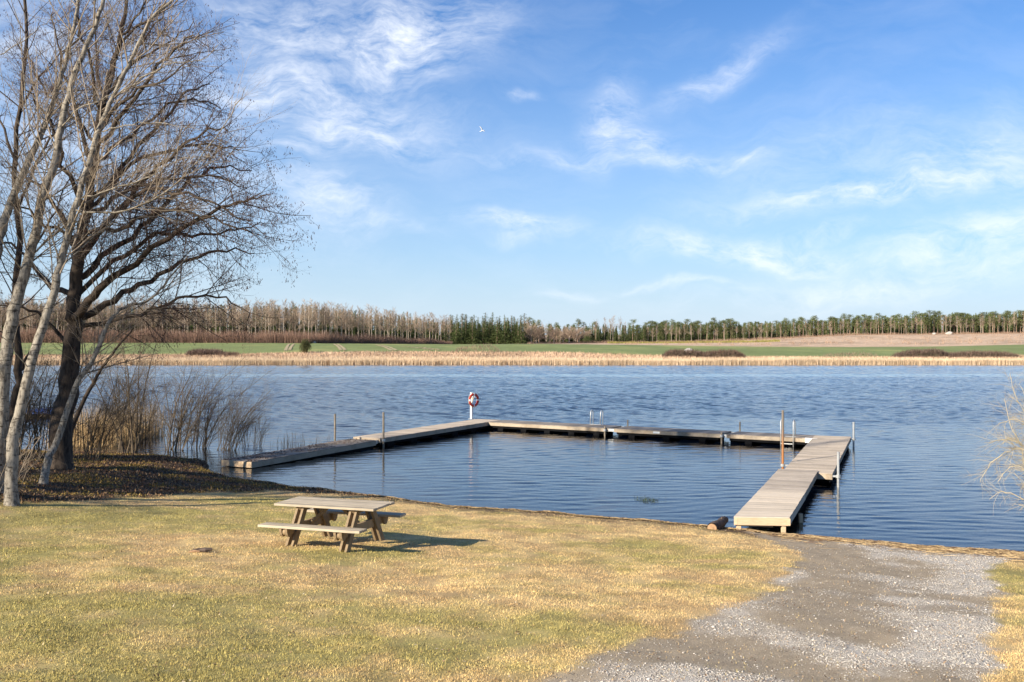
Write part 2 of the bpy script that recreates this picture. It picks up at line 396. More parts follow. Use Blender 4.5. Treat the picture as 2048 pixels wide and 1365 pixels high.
def gridfaces(nx, ny):
    i = np.arange(nx - 1); j = np.arange(ny - 1)[:, None]; a = j * nx + i
    return np.stack([a, a + 1, a + nx + 1, a + nx], -1).reshape(-1, 4)
V = np.stack([GX, GY, GZ], -1).reshape(-1, 3)
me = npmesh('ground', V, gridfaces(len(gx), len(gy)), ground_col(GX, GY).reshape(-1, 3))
M['ground'] = mat_attr('ground_soil', .95, 55, .45, .6, .02)
ground = tag(linkmesh('ground', me, M['ground'], None, True), kind='structure')

# ------------------------------------------------------------------ water
def mat_water():
    m, g = newmat('lake_water'); v = obj_vec(g); s = g.n('ShaderNodeSeparateXYZ'); g.l(v, s.inputs[0])
    wind = g.n('ShaderNodeAttribute', attribute_name='Col').outputs['Fac']
    # fine ripples too small for the mesh
    a = g.noise(g.mapping(v, (.8, 2.0, 1), rot=(0, 0, R(5))), 3.6, 3, .55, .4)
    b = g.noise(g.mapping(v, (1.0, 1.8, 1), rot=(0, 0, R(12))), 5.0, 3, .6, .3)
    h = g.math('ADD', g.math('MULTIPLY', a, .006), g.math('MULTIPLY', g.math('MULTIPLY', b, .020), wind))
    bn = g.n('ShaderNodeBump'); bn.inputs['Strength'].default_value = 1; bn.inputs['Distance'].default_value = 1; g.l(h, bn.inputs['Height'])
    fr = g.n('ShaderNodeFresnel'); fr.inputs['IOR'].default_value = 1.333; g.l(bn.outputs[0], fr.inputs['Normal'])
    gl = g.n('ShaderNodeBsdfGlossy'); gl.inputs['Roughness'].default_value = .04; gl.inputs['Color'].default_value = (1, 1, 1, 1); g.l(bn.outputs[0], gl.inputs['Normal'])
    tr = g.n('ShaderNodeBsdfTransparent'); tr.inputs['Color'].default_value = (.62, .72, .68, 1)
    mx = g.n('ShaderNodeMixShader'); g.l(fr.outputs[0], mx.inputs[0]); g.l(tr.outputs[0], mx.inputs[1]); g.l(gl.outputs[0], mx.inputs[2])
    o = g.n('ShaderNodeOutputMaterial'); g.l(mx.outputs[0], o.inputs['Surface']); return m
M['water'] = mat_water()
ys = [14.0]
while ys[-1] < 197: ys.append(ys[-1] + .055 + .0011 * max(0, ys[-1] - 20))
ys = np.array(ys); us = np.concatenate([np.linspace(-6, -.60, 30)[:-1], np.linspace(-.60, .60, 620), np.linspace(.60, 6, 30)[1:]])
UU, YY = np.meshgrid(us, ys); XX = UU * (YY + 7)
wind = sstep(36, 66, YY + (vn(XX, YY, .08, 200, 3) - .5) * 26)
gust = .70 + .6 * vn(XX * .35, YY, .05, 201, 3)
wr = np.random.default_rng(21)
H1 = np.zeros_like(XX); H2 = np.zeros_like(XX)
wx_ = (vn(XX, YY, .16, 202, 2) - .5) * 3.0; wy_ = (vn(XX, YY, .13, 203, 2) - .5) * 3.0
for k in range(16):                                   # lee side: low, long-crested
    lam = wr.uniform(.22, .85); th = math.pi / 2 + wr.normal(0, .24); q = 2 * math.pi / lam
    H1 += np.sin(q * ((XX + wx_ * .5) * math.cos(th) + (YY + wy_ * .35) * math.sin(th)) + wr.uniform(0, 6.3)) * .0125 / q * 1.0
for k in range(34):                                   # wind side: short, steeper, spread directions
    lam = np.exp(wr.uniform(math.log(.36), math.log(1.3))); th = math.pi / 2 + wr.normal(.1, .55); q = 2 * math.pi / lam
    H2 += np.sin(q * ((XX + wx_) * math.cos(th) + (YY + wy_ * .6) * math.sin(th)) + wr.uniform(0, 6.3)) * WS / q
fade = sstep(.72, .60, np.abs(UU))
HH = (H1 * .85 * (1 - .5 * wind) + H2 * (wind * gust + .05)) * fade * sstep(-.1, -1.5, shore_s(XX, YY))
wcol = np.repeat(wind[..., None], 3, axis=2)
me = npmesh('water', np.stack([XX, YY, HH], -1).reshape(-1, 3), gridfaces(len(us), len(ys)), wcol.reshape(-1, 3))
tag(linkmesh('water', me, M['water'], None, True), kind='structure')

# ------------------------------------------------------------------ farmland across the lake
FPX = np.array([-900, 0, 450, 620, 900, 1100, 1300, 1500, 1700, 1900, 2048, 2900], float)
FD = np.array([184, 189.5, 199, 212, 300, 420, 560, 740, 1100, 4000], float)
def zpy(py, d): return HC - (np.array(py, float) - CY) * d / F
FZ = np.stack([np.full(12, -1.6), np.full(12, -.05), zpy([716, 716, 715, 713, 713, 714, 717, 718, 718, 718, 718, 718], 199),
               zpy([712, 712, 710, 705.5, 704.5, 705.5, 712, 715.5, 716, 714, 713, 712], 212),
               zpy([696, 696, 695, 694.5, 695.5, 695.5, 699, 701, 701.5, 700, 698.5, 698], 300),
               zpy([686, 686, 686.5, 687.5, 690, 689.5, 691, 693, 693.5, 692.5, 690, 690], 420),
               zpy([683, 683, 684, 686, 689, 688, 688, 688, 684, 681, 679, 679], 560),
               zpy([681, 681, 681, 684, 686, 686.5, 685.5, 680, 670.5, 669, 667.5, 667], 740),
               np.array([9, 9, 9, 7, 6, 6, 6, 9, 12, 12, 12, 12.]), np.full(12, 30.)])
def fz(x, y):
    x = np.asarray(x, float); y = np.asarray(y, float); px = CX + F * x / y
    j = np.clip(np.searchsorted(FD, y) - 1, 0, len(FD) - 2); t = (y - FD[j]) / (FD[j + 1] - FD[j])
    i = np.clip(np.searchsorted(FPX, px) - 1, 0, len(FPX) - 2); u = np.clip((px - FPX[i]) / (FPX[i + 1] - FPX[i]), 0, 1)
    z = (FZ[j, i] * (1 - u) + FZ[j, i + 1] * u) * (1 - t) + (FZ[j + 1, i] * (1 - u) + FZ[j + 1, i + 1] * u) * t
    return z + (vn(x, y, .25, 5, 3) - .5) * .25 * sstep(192, 205, y)
fy = np.concatenate([np.arange(184, 216, .8), np.arange(216, 440, 4), np.arange(440, 800, 12), np.geomspace(800, 4000, 25)])
fu = np.concatenate([np.linspace(-3.0, -.56, 40)[:-1], np.linspace(-.56, .56, 420), np.linspace(.56, 3.0, 40)[1:]])
FU, FYY = np.meshgrid(fu, fy); FXX = FU * FYY
pxx = CX + F * FU
low = np.interp(pxx, FPX, [214, 214, 216, 218, 218, 216, 207, 205, 205, 206, 206, 206]) + (vn(FXX, FYY * 0, .06, 81) - .5) * 7
upp = np.interp(pxx, [-900, 0, 900, 1060, 1150, 1300, 1500, 1700, 1900, 2048, 2900], [432, 432, 560, 560, 470, 425, 410, 400, 410, 425, 425]) + (vn(FXX, FYY * 0, .03, 82) - .5) * 16
green = sstep(-1, 1.5, FYY - low) * sstep(3, -3, FYY - upp)
n1 = vn(FXX, FYY * .25, .08, 83, 4)[..., None]; n2 = vn(FXX, FYY * .4, .5, 84, 3)[..., None]
cg = np.array([.20, .235, .085]) * (.78 + .44 * n1) * (.85 + .3 * n2) + np.array([.06, .03, .01]) * sstep(.55, .8, n1)
cb = np.array([.56, .40, .25]) * (.7 + .5 * n2) ; cb = cb * (1 - .45 * sstep(.55, .75, vn(FXX, FYY, .16, 85, 4))[..., None])
clr = np.array([.56, .40, .27]) * (.7 + .55 * n2) * (1 - .25 * sstep(.5, .7, vn(FXX, FYY * .5, .05, 86, 4))[..., None])
base = np.where((FYY > 380)[..., None], clr, cb)
colf = base * (1 - green[..., None]) + cg * green[..., None]
me = npmesh('farmland', np.stack([FXX, FYY, fz(FXX, FYY)], -1).reshape(-1, 3), gridfaces(len(fu), len(fy)), colf.reshape(-1, 3))
M['farm'] = mat_attr('farmland_soil', .95, 1.2, .25, .5, .1)
tag(linkmesh('farmland', me, M['farm'], None, True), kind='structure')
# tractor tracks in the young crop
M['track'] = mat_plain('dry_track_soil', (.42, .33, .19), .95, .2, .5)
def onfarm(px, d): x = (px - CX) / F * d; return Vector((x, d, float(fz(x, d))))
for k, (p0, d0, p1, d1) in enumerate([(571, 240, 579, 400), (579, 245, 588, 400), (682, 240, 668, 400), (690, 240, 675, 400), (783, 232, 752, 380), (793, 236, 760, 380), (868, 240, 800, 330), (884, 240, 840, 300)]):
    mb = MB(); pts = [(p0 + (p1 - p0) * t, d0 + (d1 - d0) * t) for t in np.linspace(0, 1, 16)]
    for (a, da), (b, db) in zip(pts[:-1], pts[1:]):
        P, Q = onfarm(a, da), onfarm(b, db); w = .42
        mb.add([P + Vector((-w, 0, .10)), P + Vector((w, 0, .10)), Q + Vector((w, 0, .10)), Q + Vector((-w, 0, .10))], [(0, 1, 2, 3)])
    tag(mb.build('path', M['track']), kind='structure')

# ------------------------------------------------------------------ generic scatter of thin blades
def blades(name, P, L, Wd, D3, col, m, bend=None, parent=None):
    """each blade a triangle from P, length L, width Wd, direction D3 (n,3)"""
    n = len(P); side = np.cross(D3, np.array([0, 0, 1.0])) + rng.normal(0, .25, (n, 3)); side /= np.linalg.norm(side, axis=1, keepdims=True) + 1e-9
    w = side * (Wd[:, None] / 2)
    V = np.stack([P - w, P + w, P + D3 * L[:, None]], 1).reshape(-1, 3)
    Fc = np.arange(3 * n).reshape(-1, 3)
    me = npmesh(name, V, Fc, np.repeat(col, 3, axis=0))
    return linkmesh(name, me, m, parent)
def updir(n, lean):
    a = rng.uniform(0, 2 * math.pi, n); l = np.abs(rng.normal(0, lean, n)); l = np.clip(l, 0, 1.5)
    return np.stack([np.cos(a) * np.sin(l), np.sin(a) * np.sin(l), np.cos(l)], 1)
M['blade'] = mat_attr('grass_blade', .75, 8, .12, 0, .001, .2)

# reed belt on the far shore
n = 130000; ux = rng.uniform(-.60, .60, n); yy = 188.4 + np.abs(rng.normal(0, 1, n)) * 1.9; yy += (vn(ux * 190, ux * 0, .05, 90, 3) - .5) * 2.5
xx = ux * yy; zz = fz(xx, yy); zz = np.where(zz < 0, -.1, zz)
hh = rng.uniform(.95, 1.30, n) * (.80 + .4 * vn(xx, yy * .3, .12, 91, 3)) * np.clip(1 - (yy - 196) / 14, .35, 1)
cc = np.array([.66, .50, .335]) * rng.uniform(.7, 1.2, (n, 1)) * (.85 + .3 * vn(xx, yy, .1, 92, 3)[:, None])
tag(blades('reeds', np.stack([xx, yy, zz], 1), hh, rng.uniform(.05, .12, n), updir(n, .10), cc, M['blade']), 'golden dry reed belt lining the far shore of the lake', 'reeds', kind='stuff')

# rough grass on the far bank
n = 45000; ux = rng.uniform(-.60, .60, n); yy = rng.uniform(193, 213, n); xx = ux * yy; zz = fz(xx, yy)
cc = np.array([.48, .33, .22]) * rng.uniform(.55, 1.25, (n, 1)) * (.6 + .8 * vn(xx, yy, .15, 93, 3)[:, None])
tag(blades('rough_grass', np.stack([xx, yy, zz], 1), rng.uniform(.2, .6, n), rng.uniform(.06, .16, n), updir(n, .5), cc, M['blade']), 'rough brown grass on the far bank behind the reeds', 'grass', kind='stuff')

# ------------------------------------------------------------------ floating docks
def lerp(a, b, t): return [a[i] + (b[i] - a[i]) * t for i in range(len(a))]
def deck_boards(A, B, C_, D_, n, th=.028, gap=.012, over=.0, r=None):
    """boards laid across from the A-B side (near end, left to right) to the D_-C_ side (far end); corners carry their own height"""
    mb = MB(); r = r or random.Random(3)
    for i in range(n):
        t0 = i / n + gap / 2 * n / n / 6 if i else 0; t1 = (i + 1) / n - gap / 6
        a0, a1 = lerp(A, D_, t0), lerp(A, D_, t1); b0, b1 = lerp(B, C_, t0), lerp(B, C_, t1)
        e0, e1 = r.uniform(-.006, .006), r.uniform(-.006, .006); dz = r.uniform(-.002, .002)
        u = Vector((b0[0] - a0[0], b0[1] - a0[1], 0)).normalized()
        a0 = (a0[0] - u.x * (over + e0), a0[1] - u.y * (over + e0), a0[2] + dz); a1 = (a1[0] - u.x * (over + e0), a1[1] - u.y * (over + e0), a1[2] + dz)
        b0 = (b0[0] + u.x * (over + e1), b0[1] + u.y * (over + e1), b0[2] + dz); b1 = (b1[0] + u.x * (over + e1), b1[1] + u.y * (over + e1), b1[2] + dz)
        lo = lambda p: (p[0], p[1], p[2] - th)
        mb.hexa([lo(a0), lo(b0), lo(b1), lo(a1), a0, b0, b1, a1])
    return mb
def rect(origin, u, L, w, z0, z1, side=1):
    """near end at origin, running along u; width to the right for side=1"""
    n = Vector((u[1], -u[0])) * w * side
    O = Vector(origin); E = O + Vector(u) * L
    A = (O.x, O.y, z0); B = (O.x + n.x, O.y + n.y, z0); C_ = (E.x + n.x, E.y + n.y, z1); D_ = (E.x, E.y, z1)
    return (A, B, C_, D_) if side == 1 else (B, A, D_, C_)
def dock_section(parent, q, deckm, sidem, board=.12, sideh=.15, floats=True, fl_gap=2.2, fl_size=(.55, .38), name='deck_section', seed=1):
    A, B, C_, D_ = q; L = (Vector(D_) - Vector(A)).length; u = (Vector(D_) - Vector(A)).normalized(); v = (Vector(B) - Vector(A)).normalized(); w = (Vector(B) - Vector(A)).length
    sec = deck_boards(A, B, C_, D_, max(3, int(L / board)), r=random.Random(seed)).build('deck_boards', deckm, parent)
    up = Vector((0, 0, 1))
    fr = MB(); th = .045
    for (P, Q, s) in ((A, D_, 1), (B, C_, -1)):
        P = Vector(P) + v * s * (th / 2 + .004) - up * (.030 + sideh / 2) + u * .004; Q = Vector(Q) + v * s * (th / 2 + .004) - up * (.030 + sideh / 2) - u * .004
        fr.beam(P, Q, th, sideh)
    for (P, Q, s) in ((A, B, 1), (D_, C_, -1)):
        P = Vector(P) + u * s * (th / 2 + .008) - up * (.030 + sideh / 2) + v * (th + .008); Q = Vector(Q) + u * s * (th / 2 + .008) - up * (.030 + sideh / 2) - v * (th + .008)
        fr.beam(P, Q, th, sideh - .006)
    fr.build('side_beams', sidem, parent)
    if floats:
        for o_ in (.09, w - .09):
            MB().beam(Vector(A) + v * o_ + u * .1 - up * (.05 + sideh + .02), Vector(D_) + v * o_ - u * .1 - up * (.05 + sideh + .02), .03, .14).build('bearer', M['float'], parent)
        nfl = max(2, int(L / fl_gap))
        for i in range(nfl):
            t = (i + .5) / nfl; c = Vector(lerp(A, D_, t)) + v * (w / 2) - up * (.032 + sideh)
            mb = MB(); ln = fl_size[0]
            P = c - u * ln / 2; h = fl_size[1]
            # a box float with rounded lower edges, running across the deck
            poly = [(-ln / 2, 0), (ln / 2, 0), (ln / 2, -h * .75), (ln / 2 - .08, -h), (-ln / 2 + .08, -h), (-ln / 2, -h * .75)]
            m_ = MB().prism(poly, -w / 2 + .07, w / 2 - .07, axis=0)
            vs = [c + v * p[0] + u * p[1] + up * p[2] for p in m_.v]
            MB().add(vs, m_.f).build('float', M['float'], parent, bevel=.02)
    return u, v

UR = Vector((.363, .932)).normalized(); NR_ = Vector((UR[1], -UR[0]))
# the pier on the right: gangway from the shore, then the floating section
gang = empty('gangway', (5.2, 23.15, .4)); tag(gang, 'pale new wooden gangway on posts leading from the shore onto the right pier', 'gangway')
gang.location = (0, 0, 0)
O1 = Vector((5.15, 23.12)); O2 = O1 + UR * 4.55
qa = ((O1.x, O1.y, .42), (O1.x + 1.26, O1.y - .12, .42), (O2.x + NR_.x * 1.22, O2.y + NR_.y * 1.22, .42), (O2.x, O2.y, .42))
dock_section(gang, qa, M['deck_new'], M['deck_new'], .12, .17, floats=False, seed=11)
# fresh pine end boards facing the shore
MB().beam((qa[0][0] + .0, qa[0][1] - .028, .42 - .10), (qa[1][0] - .0, qa[1][1] - .028, .42 - .10), .045, .17).build('end_board', M['pine'], gang, bevel=.004)
MB().box((qa[0][0] + .03, qa[0][1] - .055, .325), (.07, .006, .16), rz=-.095).build('corner_board', M['pine'], gang)
MB().box((qa[1][0] - .03, qa[1][1] - .058, .325), (.07, .006, .16), rz=-.095).build('corner_board', M['pine'], gang)
for (x, y) in ((qa[0][0] + .12, qa[0][1] + .03), (qa[1][0] - .13, qa[1][1] + .04), (O2.x - .9, O2.y - 2.3), (O2.x + .35, O2.y - 2.7)):
    if x > 6.1 or y < 24:
        MB().beam((x, y, .22), (x, y, -.55), .09, .09, up=(0, 1, 0)).build('post', M['pine'], gang)
MB().beam((qa[0][0] + .25, qa[0][1] + .35, .19), (qa[1][0] - .3, qa[1][1] + .3, .19), .05, .1).build('cross_beam', M['pine'], gang)
g2 = empty('gangway'); tag(g2, 'older grey wooden gangway linking the new boards to the floating pier on the right', 'gangway')
O2b = O2 + UR * .03; O3 = O1 + UR * 9.25
qb = ((O2b.x - .03, O2b.y, .385), (O2b.x + NR_.x * 1.2, O2b.y + NR_.y * 1.2, .385), (O3.x + NR_.x * 1.2, O3.y + NR_.y * 1.2, .43), (O3.x, O3.y, .43))
dock_section(g2, qb, M['deck_old'], M['side'], .12, .16, floats=False, seed=12)
pier_r = empty('floating_pier'); tag(pier_r, 'broad grey floating pier running out on the right side of the bathing place', 'pier')
O4 = Vector((8.54, 31.42))
qc = rect(O4, UR, 12.75, 1.5, .395, .395)
ur, vr = dock_section(pier_r, qc, M['deck_old'], M['side'], .12, .17, fl_gap=2.0, seed=13)

# the far pier, three floating sections hinged together
VF = Vector((.851, -.525)).normalized(); NF = Vector((.525, .851)).normalized()
F0 = Vector((-1.2, 50.55)); secs = [(0.0, 6.75), (7.05, 12.25), (12.55, 16.35)]
lab = ['left one of three weathered far pier sections, with a ladder behind it', 'middle one of three weathered far pier sections, small white plate on its side', 'right one of three weathered far pier sections, meeting the right pier']
for k, (a, b) in enumerate(secs):
    e = empty('floating_pier'); tag(e, lab[k], 'pier', 'sections of the far pier')
    O = F0 + VF * a; L = b - a
    A = (O.x, O.y, .39); D_ = (O.x + VF.x * L, O.y + VF.y * L, .39)
    q = (D_, (D_[0] + NF.x * 1.5, D_[1] + NF.y * 1.5, .39), (A[0] + NF.x * 1.5, A[1] + NF.y * 1.5, .39), A)
    dock_section(e, q, M['deck_dark'], M['side'], .13, .15, fl_gap=1.35, fl_size=(.32, .42), seed=20 + k)
    # low keel board behind the floats
    MB().beam((A[0] + NF.x * .5, A[1] + NF.y * .5, .1), (D_[0] + NF.x * .5, D_[1] + NF.y * .5, .1), .05, .22).build('keel_board', M['float'], e)
    if k == 1:
        c = F0 + VF * 9.2; MB().box((c.x - NF.x * .004, c.y - NF.y * .004, .3), (.32, .012, .09), rz=math.atan2(VF.y, VF.x)).build('plate', M['white'], e)
    if k < 2:
        # hinge brackets at the right end, reaching over the gap
        c = F0 + VF * b; c2 = F0 + VF * (b + .3)
        for s in (.05, 1.4):
            MB().beam((c.x + NF.x * s - VF.x * .25, c.y + NF.y * s - VF.y * .25, .30), (c2.x + NF.x * s - VF.x * .01, c2.y + NF.y * s - VF.y * .01, .30), .07, .13).build('hinge', M['steel'], e)
cp = F0 + VF * 16.0
MB_ = MB().beam((cp.x - NF.x * .03, cp.y - NF.y * .03, .30), (cp.x + VF.x * .5 - NF.x * .03, cp.y + VF.y * .5 - NF.y * .03, .30), .02, .2)
MB_.build('corner_plate', M['white'], pier_r)

# the pier on the left: sunk near section, then a drier one
UL = Vector((8.05, 15.6)).normalized(); NL_ = Vector((UL[1], -UL[0]))
A1 = Vector((-9.17, 35.15)); L1 = 7.55
near_l = empty('floating_pier'); tag(near_l, 'low near section of the left pier, half sunk and strewn with old leaves', 'pier', 'sections of the left pier')
q = rect(A1, UL, L1, 1.4, .235, .33, side=-1)
dock_section(near_l, q, M['deck_dark'], M['side'], .13, .19, fl_gap=2.4, seed=31)
far_l = empty('floating_pier'); tag(far_l, 'dry far section of the left pier that carries the lifebuoy post', 'pier', 'sections of the left pier')
A2 = A1 + UL * (L1 + .28)
q2 = rect(A2, UL, 10.9, 1.4, .385, .40, side=-1)
dock_section(far_l, q2, M['deck_old'], M['side'], .13, .17, fl_gap=1.8, seed=32)
c = A1 + UL * (L1)
MB().beam((c.x - NL_.x * .12, c.y - NL_.y * .12, .2), (c.x + UL.x * .3 - NL_.x * .12, c.y + UL.y * .3 - NL_.y * .12, .25), .06, .14).build('hinge', M['steel'], near_l)
# the near end board, warm wood in the sun
P0, P1 = Vector(q[0]), Vector(q[1])
uu = (P1 - P0).normalized(); pl = Vector((-UL.x, -UL.y, 0)) * .024
MB().beam(P0 + pl - Vector((0, 0, .11)), P1 + pl - Vector((0, 0, .11)), .045, .2).build('end_board', M['pine'], near_l)
# fallen leaves on the near section
n = 1500; t = rng.uniform(0, 1, n) ** 1.4; w = rng.uniform(.03, .97, n)
keep = vn(t * 7.5, w * 1.4, 1.4, 120, 3) > .47; t, w = t[keep], w[keep]; n = len(t)
px_ = A1.x + UL.x * t * L1 - NL_.x * w * 1.4; py_ = A1.y + UL.y * t * L1 - NL_.y * w * 1.4; pz_ = .235 + t * .095 + .006
dd = updir(n, 1.6); dd[:, 2] = np.abs(dd[:, 2]) * .08 + .01; dd /= np.linalg.norm(dd, axis=1, keepdims=True)
tag(blades('leaf_litter', np.stack([px_, py_, pz_], 1), rng.uniform(.04, .09, n), rng.uniform(.03, .06, n), dd, np.array([.10, .05, .03]) * rng.uniform(.4, 1.6, (n, 1)), M['blade']), 'brown fallen leaves lying on the sunk end of the left pier', 'leaves', kind='stuff')

# ------------------------------------------------------------------ poles
def pole(x, y, top, bottom, r, m, label, bracket=None, group='mooring poles along the piers'):
    e = empty('mooring_pole', (x, y, 0)); tag(e, label, 'pole', group)
    MB().tube([(0, 0, bottom), (0, 0, top)], r, 10).build('pole_tube', m, e, smooth=False)
    MB().tube([(0, 0, top - .002), (0, 0, top + .02)], r * 1.12, 10).build('pole_cap', m, e)
    if bracket:
        z, dx, dy = bracket
        mb = MB().tube([(0, 0, z - .045), (0, 0, z + .045)], r * 1.9, 12)
        mb.beam((0, 0, z), (dx, dy, z), .05, .05); mb.build('clamp', M['steel'], e)
    return e
def inner(A, u, n, t, off): return (A.x + u.x * t + n.x * off, A.y + u.y * t + n.y * off)
x, y = inner(A1, UL, NL_, 6.7, -1.5); pole(x, y, 1.42, -1.0, .040, M['pole'], 'grey pole on the outer side of the left pier, left one of the two there')
x, y = inner(A1, UL, NL_, 7.95, .09); pole(x, y, 1.46, -1.0, .042, M['pole'], 'grey pole at the inner edge of the left pier beside its joint', (.3, -NL_.x * .1, -NL_.y * .1))
pole(9.14, 33.6, 2.14, -1.2, .040, M['rust'], 'tall rust-brown pole beside the left edge of the right pier', (.31, .18, -.05))
x, y = inner(O4, UR, NR_, -.15, 1.68); pole(x, y, 1.06, -1.0, .040, M['steel'], 'short galvanised pole at the near right corner of the right pier', (.33, -.15, .06))
x, y = inner(O4, UR, NR_, 12.3, 1.62); pole(x, y, 1.04, -1.0, .042, M['steel'], 'short galvanised pole at the far right corner of the right pier', (.33, -.12, .04))
x, y = inner(F0, VF, NF, 7.0, 1.62); pole(x, y, .66, -1.0, .035, M['pole'], 'stubby dark pole behind the far pier, left one of the two behind it')
x, y = inner(F0, VF, NF, 12.6, 1.62); pole(x, y, .80, -1.0, .035, M['pole'], 'stubby dark pole behind the far pier, right one of the two behind it')
x, y = inner(F0, VF, NF, 6.62, -.10); pole(x, y, .46, -1.0, .04, M['pole'], 'low grey pole in front of the left joint of the far pier', (.3, .05, .08))
x, y = inner(F0, VF, NF, 12.35, -.10); pole(x, y, .46, -1.0, .04, M['pole'], 'low grey pole in front of the right joint of the far pier', (.3, .05, .08))

# ------------------------------------------------------------------ bathing ladders
def ladder(x, y, rz, top, label, bottom=-.6):
    """faces -Y locally: climbing side towards -Y, hand rails bent back over the deck"""
    e = empty('bathing_ladder', (x, y, 0), rz); tag(e, label, 'ladder', 'bathing ladders on the piers')
    for s in (-.27, .27):
        pts = [(s, -.06, bottom), (s, -.06, top - .12), (s, -.02, top - .03), (s, .06, top), (s, .14, top - .03), (s, .18, top - .12), (s, .24, .42)]
        MB().tube(pts, .021, 8).build('rail', M['steel'], e, smooth=True)
    z = .12
    while z > bottom:
        MB().box((0, -.06, z), (.5, .09, .03)).build('rung', M['steel'], e); z -= .27
    MB().box((0, .22, .41), (.62, .06, .012)).build('foot_plate', M['steel'], e)
    return e
ang = math.atan2(VF.y, VF.x)
p = F0 + VF * 15.25 - NF * .04; ladder(p.x, p.y, ang, 1.13, 'white-grey bathing ladder inside the pool beside the corner with the right pier')
p = F0 + VF * 5.4 + NF * 1.54; ladder(p.x, p.y, ang + math.pi, 1.10, 'thin bathing ladder on the open-water side of the far pier')

# ------------------------------------------------------------------ lifebuoy
bp = empty('lifebuoy_post', (-2.12, 52.2, .4)); tag(bp, 'white wooden post on the far corner of the left pier with the ring on it', 'post')
MB().box((0, 0, .70), (.11, .11, 1.40), rz=R(45)).build('post', M['white'], bp, bevel=.006)
MB().box((0, 0, .02), (.24, .24, .03), rz=R(45)).build('foot_plate', M['steel'], bp)
ax = Vector((.72, -.69, 0)).normalized()
MB().beam(Vector((0, 0, 1.18)) + ax * .04, Vector((0, 0, 1.18)) + ax * .26, .05, .05).build('hook', M['white'], bp)
lb = empty('lifebuoy', (-2.12 + ax.x * .17, 52.2 + ax.y * .17, 1.41)); tag(lb, 'red ring lifebuoy with white bands hanging on its white post', 'lifebuoy')
def ring_tube(a0, a1, Rr, r, n=14, k=12, off=0):
    mb = MB(); sd = Vector((0, 0, 1)).cross(ax).normalized(); up = Vector((0, 0, 1)); b = 0
    for i in range(n + 1):
        a = a0 + (a1 - a0) * i / n; rad = sd * math.cos(a) + up * math.sin(a)
        for j in range(k):
            q = 2 * math.pi * j / k
            mb.v.append(tuple(rad * (Rr + r * math.cos(q)) + ax * (r * .85 * math.sin(q))))
    for i in range(n):
        for j in range(k): mb.f.append((i * k + j, i * k + (j + 1) % k, (i + 1) * k + (j + 1) % k, (i + 1) * k + j))
    mb.f.append(tuple(range(k))); mb.f.append(tuple(n * k + j for j in range(k)))
    return mb
for i in range(4):
    a = R(90 * i); ring_tube(a + R(7), a + R(83), .30, .062).build('ring_segment', M['red'], lb, smooth=True)
    ring_tube(a - R(7.3), a + R(7.3), .30, .064, 5).build('white_band', M['white'], lb, smooth=True)
sd = Vector((0, 0, 1)).cross(ax).normalized()
rp = []
for i in range(65):
    a = 2 * math.pi * i / 64; rr_ = .375 + .028 * abs(math.sin(2 * a)); rp.append(sd * math.cos(a) * rr_ + Vector((0, 0, 1)) * math.sin(a) * rr_)
MB().tube(rp, .008, 5).build('grab_rope', M['rope'], lb)
MB().tube([sd * .16 + Vector((0, 0, .2)) - ax * .1, Vector((0, 0, .05)) - ax * .08, -sd * .05 + Vector((0, 0, -.08)) - ax * .08, -sd * .15 + Vector((0, 0, -.2)) - ax * .05], .02, 6).build('throw_line', M['rope'], lb)

# ------------------------------------------------------------------ picnic table
TX, TY = -3.18, 17.83; TROT = R(-18.5); GT = float(gz(TX, TY)) + .02
tb = empty('picnic_table', (TX, TY, GT), TROT); tag(tb, 'weathered wooden picnic table with attached benches on the lawn by the water', 'picnic table')
TL = 1.96; th = .74; mb = MB(); rr = random.Random(5)
bw = .172
for i in range(5):
    yb = (i - 2) * bw; e = rr.uniform(-.008, .008)
    mb.box((e, yb, th - .02 + rr.uniform(-.0015, .0015)), (TL, bw - .011, .04))
mb.build('table_top', M['top'], tb, bevel=.004)
for s, zz in ((-1, .45), (1, .45)):
    mb = MB()
    for i in range(2):
        mb.box((rr.uniform(-.006, .006), s * (.80 + (i - .5) * .137), zz - .02), (TL, .131, .042))
    mb.build('bench', M['top'], tb, bevel=.004)
for ex in (-.50, .55):
    # legs: two planks each side of the cross beam
    for s in (-1, 1):
        for o in (-.055, .055):
            MB().beam((ex + o, s * .26, th - .06), (ex + o, s * .70, -.03), .125, .045, up=(1, 0, 0), cut=True).build('leg', M['frame'], tb, bevel=.003)
    # rounded seat beam between the planks
    pts = []
    for s in (1, -1):
        for k in range(9):
            a = -math.pi / 2 + math.pi * k / 8 if s == 1 else math.pi / 2 + math.pi * k / 8
            pts.append((s * .80 + math.cos(a) * .085, .345 + math.sin(a) * .075))
    MB().prism(pts, ex - .030, ex + .030, axis=0).build('seat_beam', M['frame'], tb, bevel=.003)
    for o in (-.055, .055):                       # doubled cheeks under the bench
        for s in (-1, 1):
            pc = [(s * .81 + math.cos(a) * .10, .415 - abs(math.sin(a)) * .17 if math.sin(a) < 0 else .415) for a in [math.pi + math.pi * k / 8 for k in range(9)]]
            MB().prism(pc, ex + o - .022, ex + o + .022, axis=0).build('seat_bracket', M['frame'], tb)
    MB().prism([(-.38, th - .045), (.38, th - .045), (.30, th - .13), (-.30, th - .13)], ex - .03, ex + .03, axis=0).build('top_beam', M['frame'], tb)
    MB().beam((ex, 0, .33), (ex + (.42 if ex < 0 else -.42), 0, th - .05), .09, .045).build('brace', M['frame'], tb)

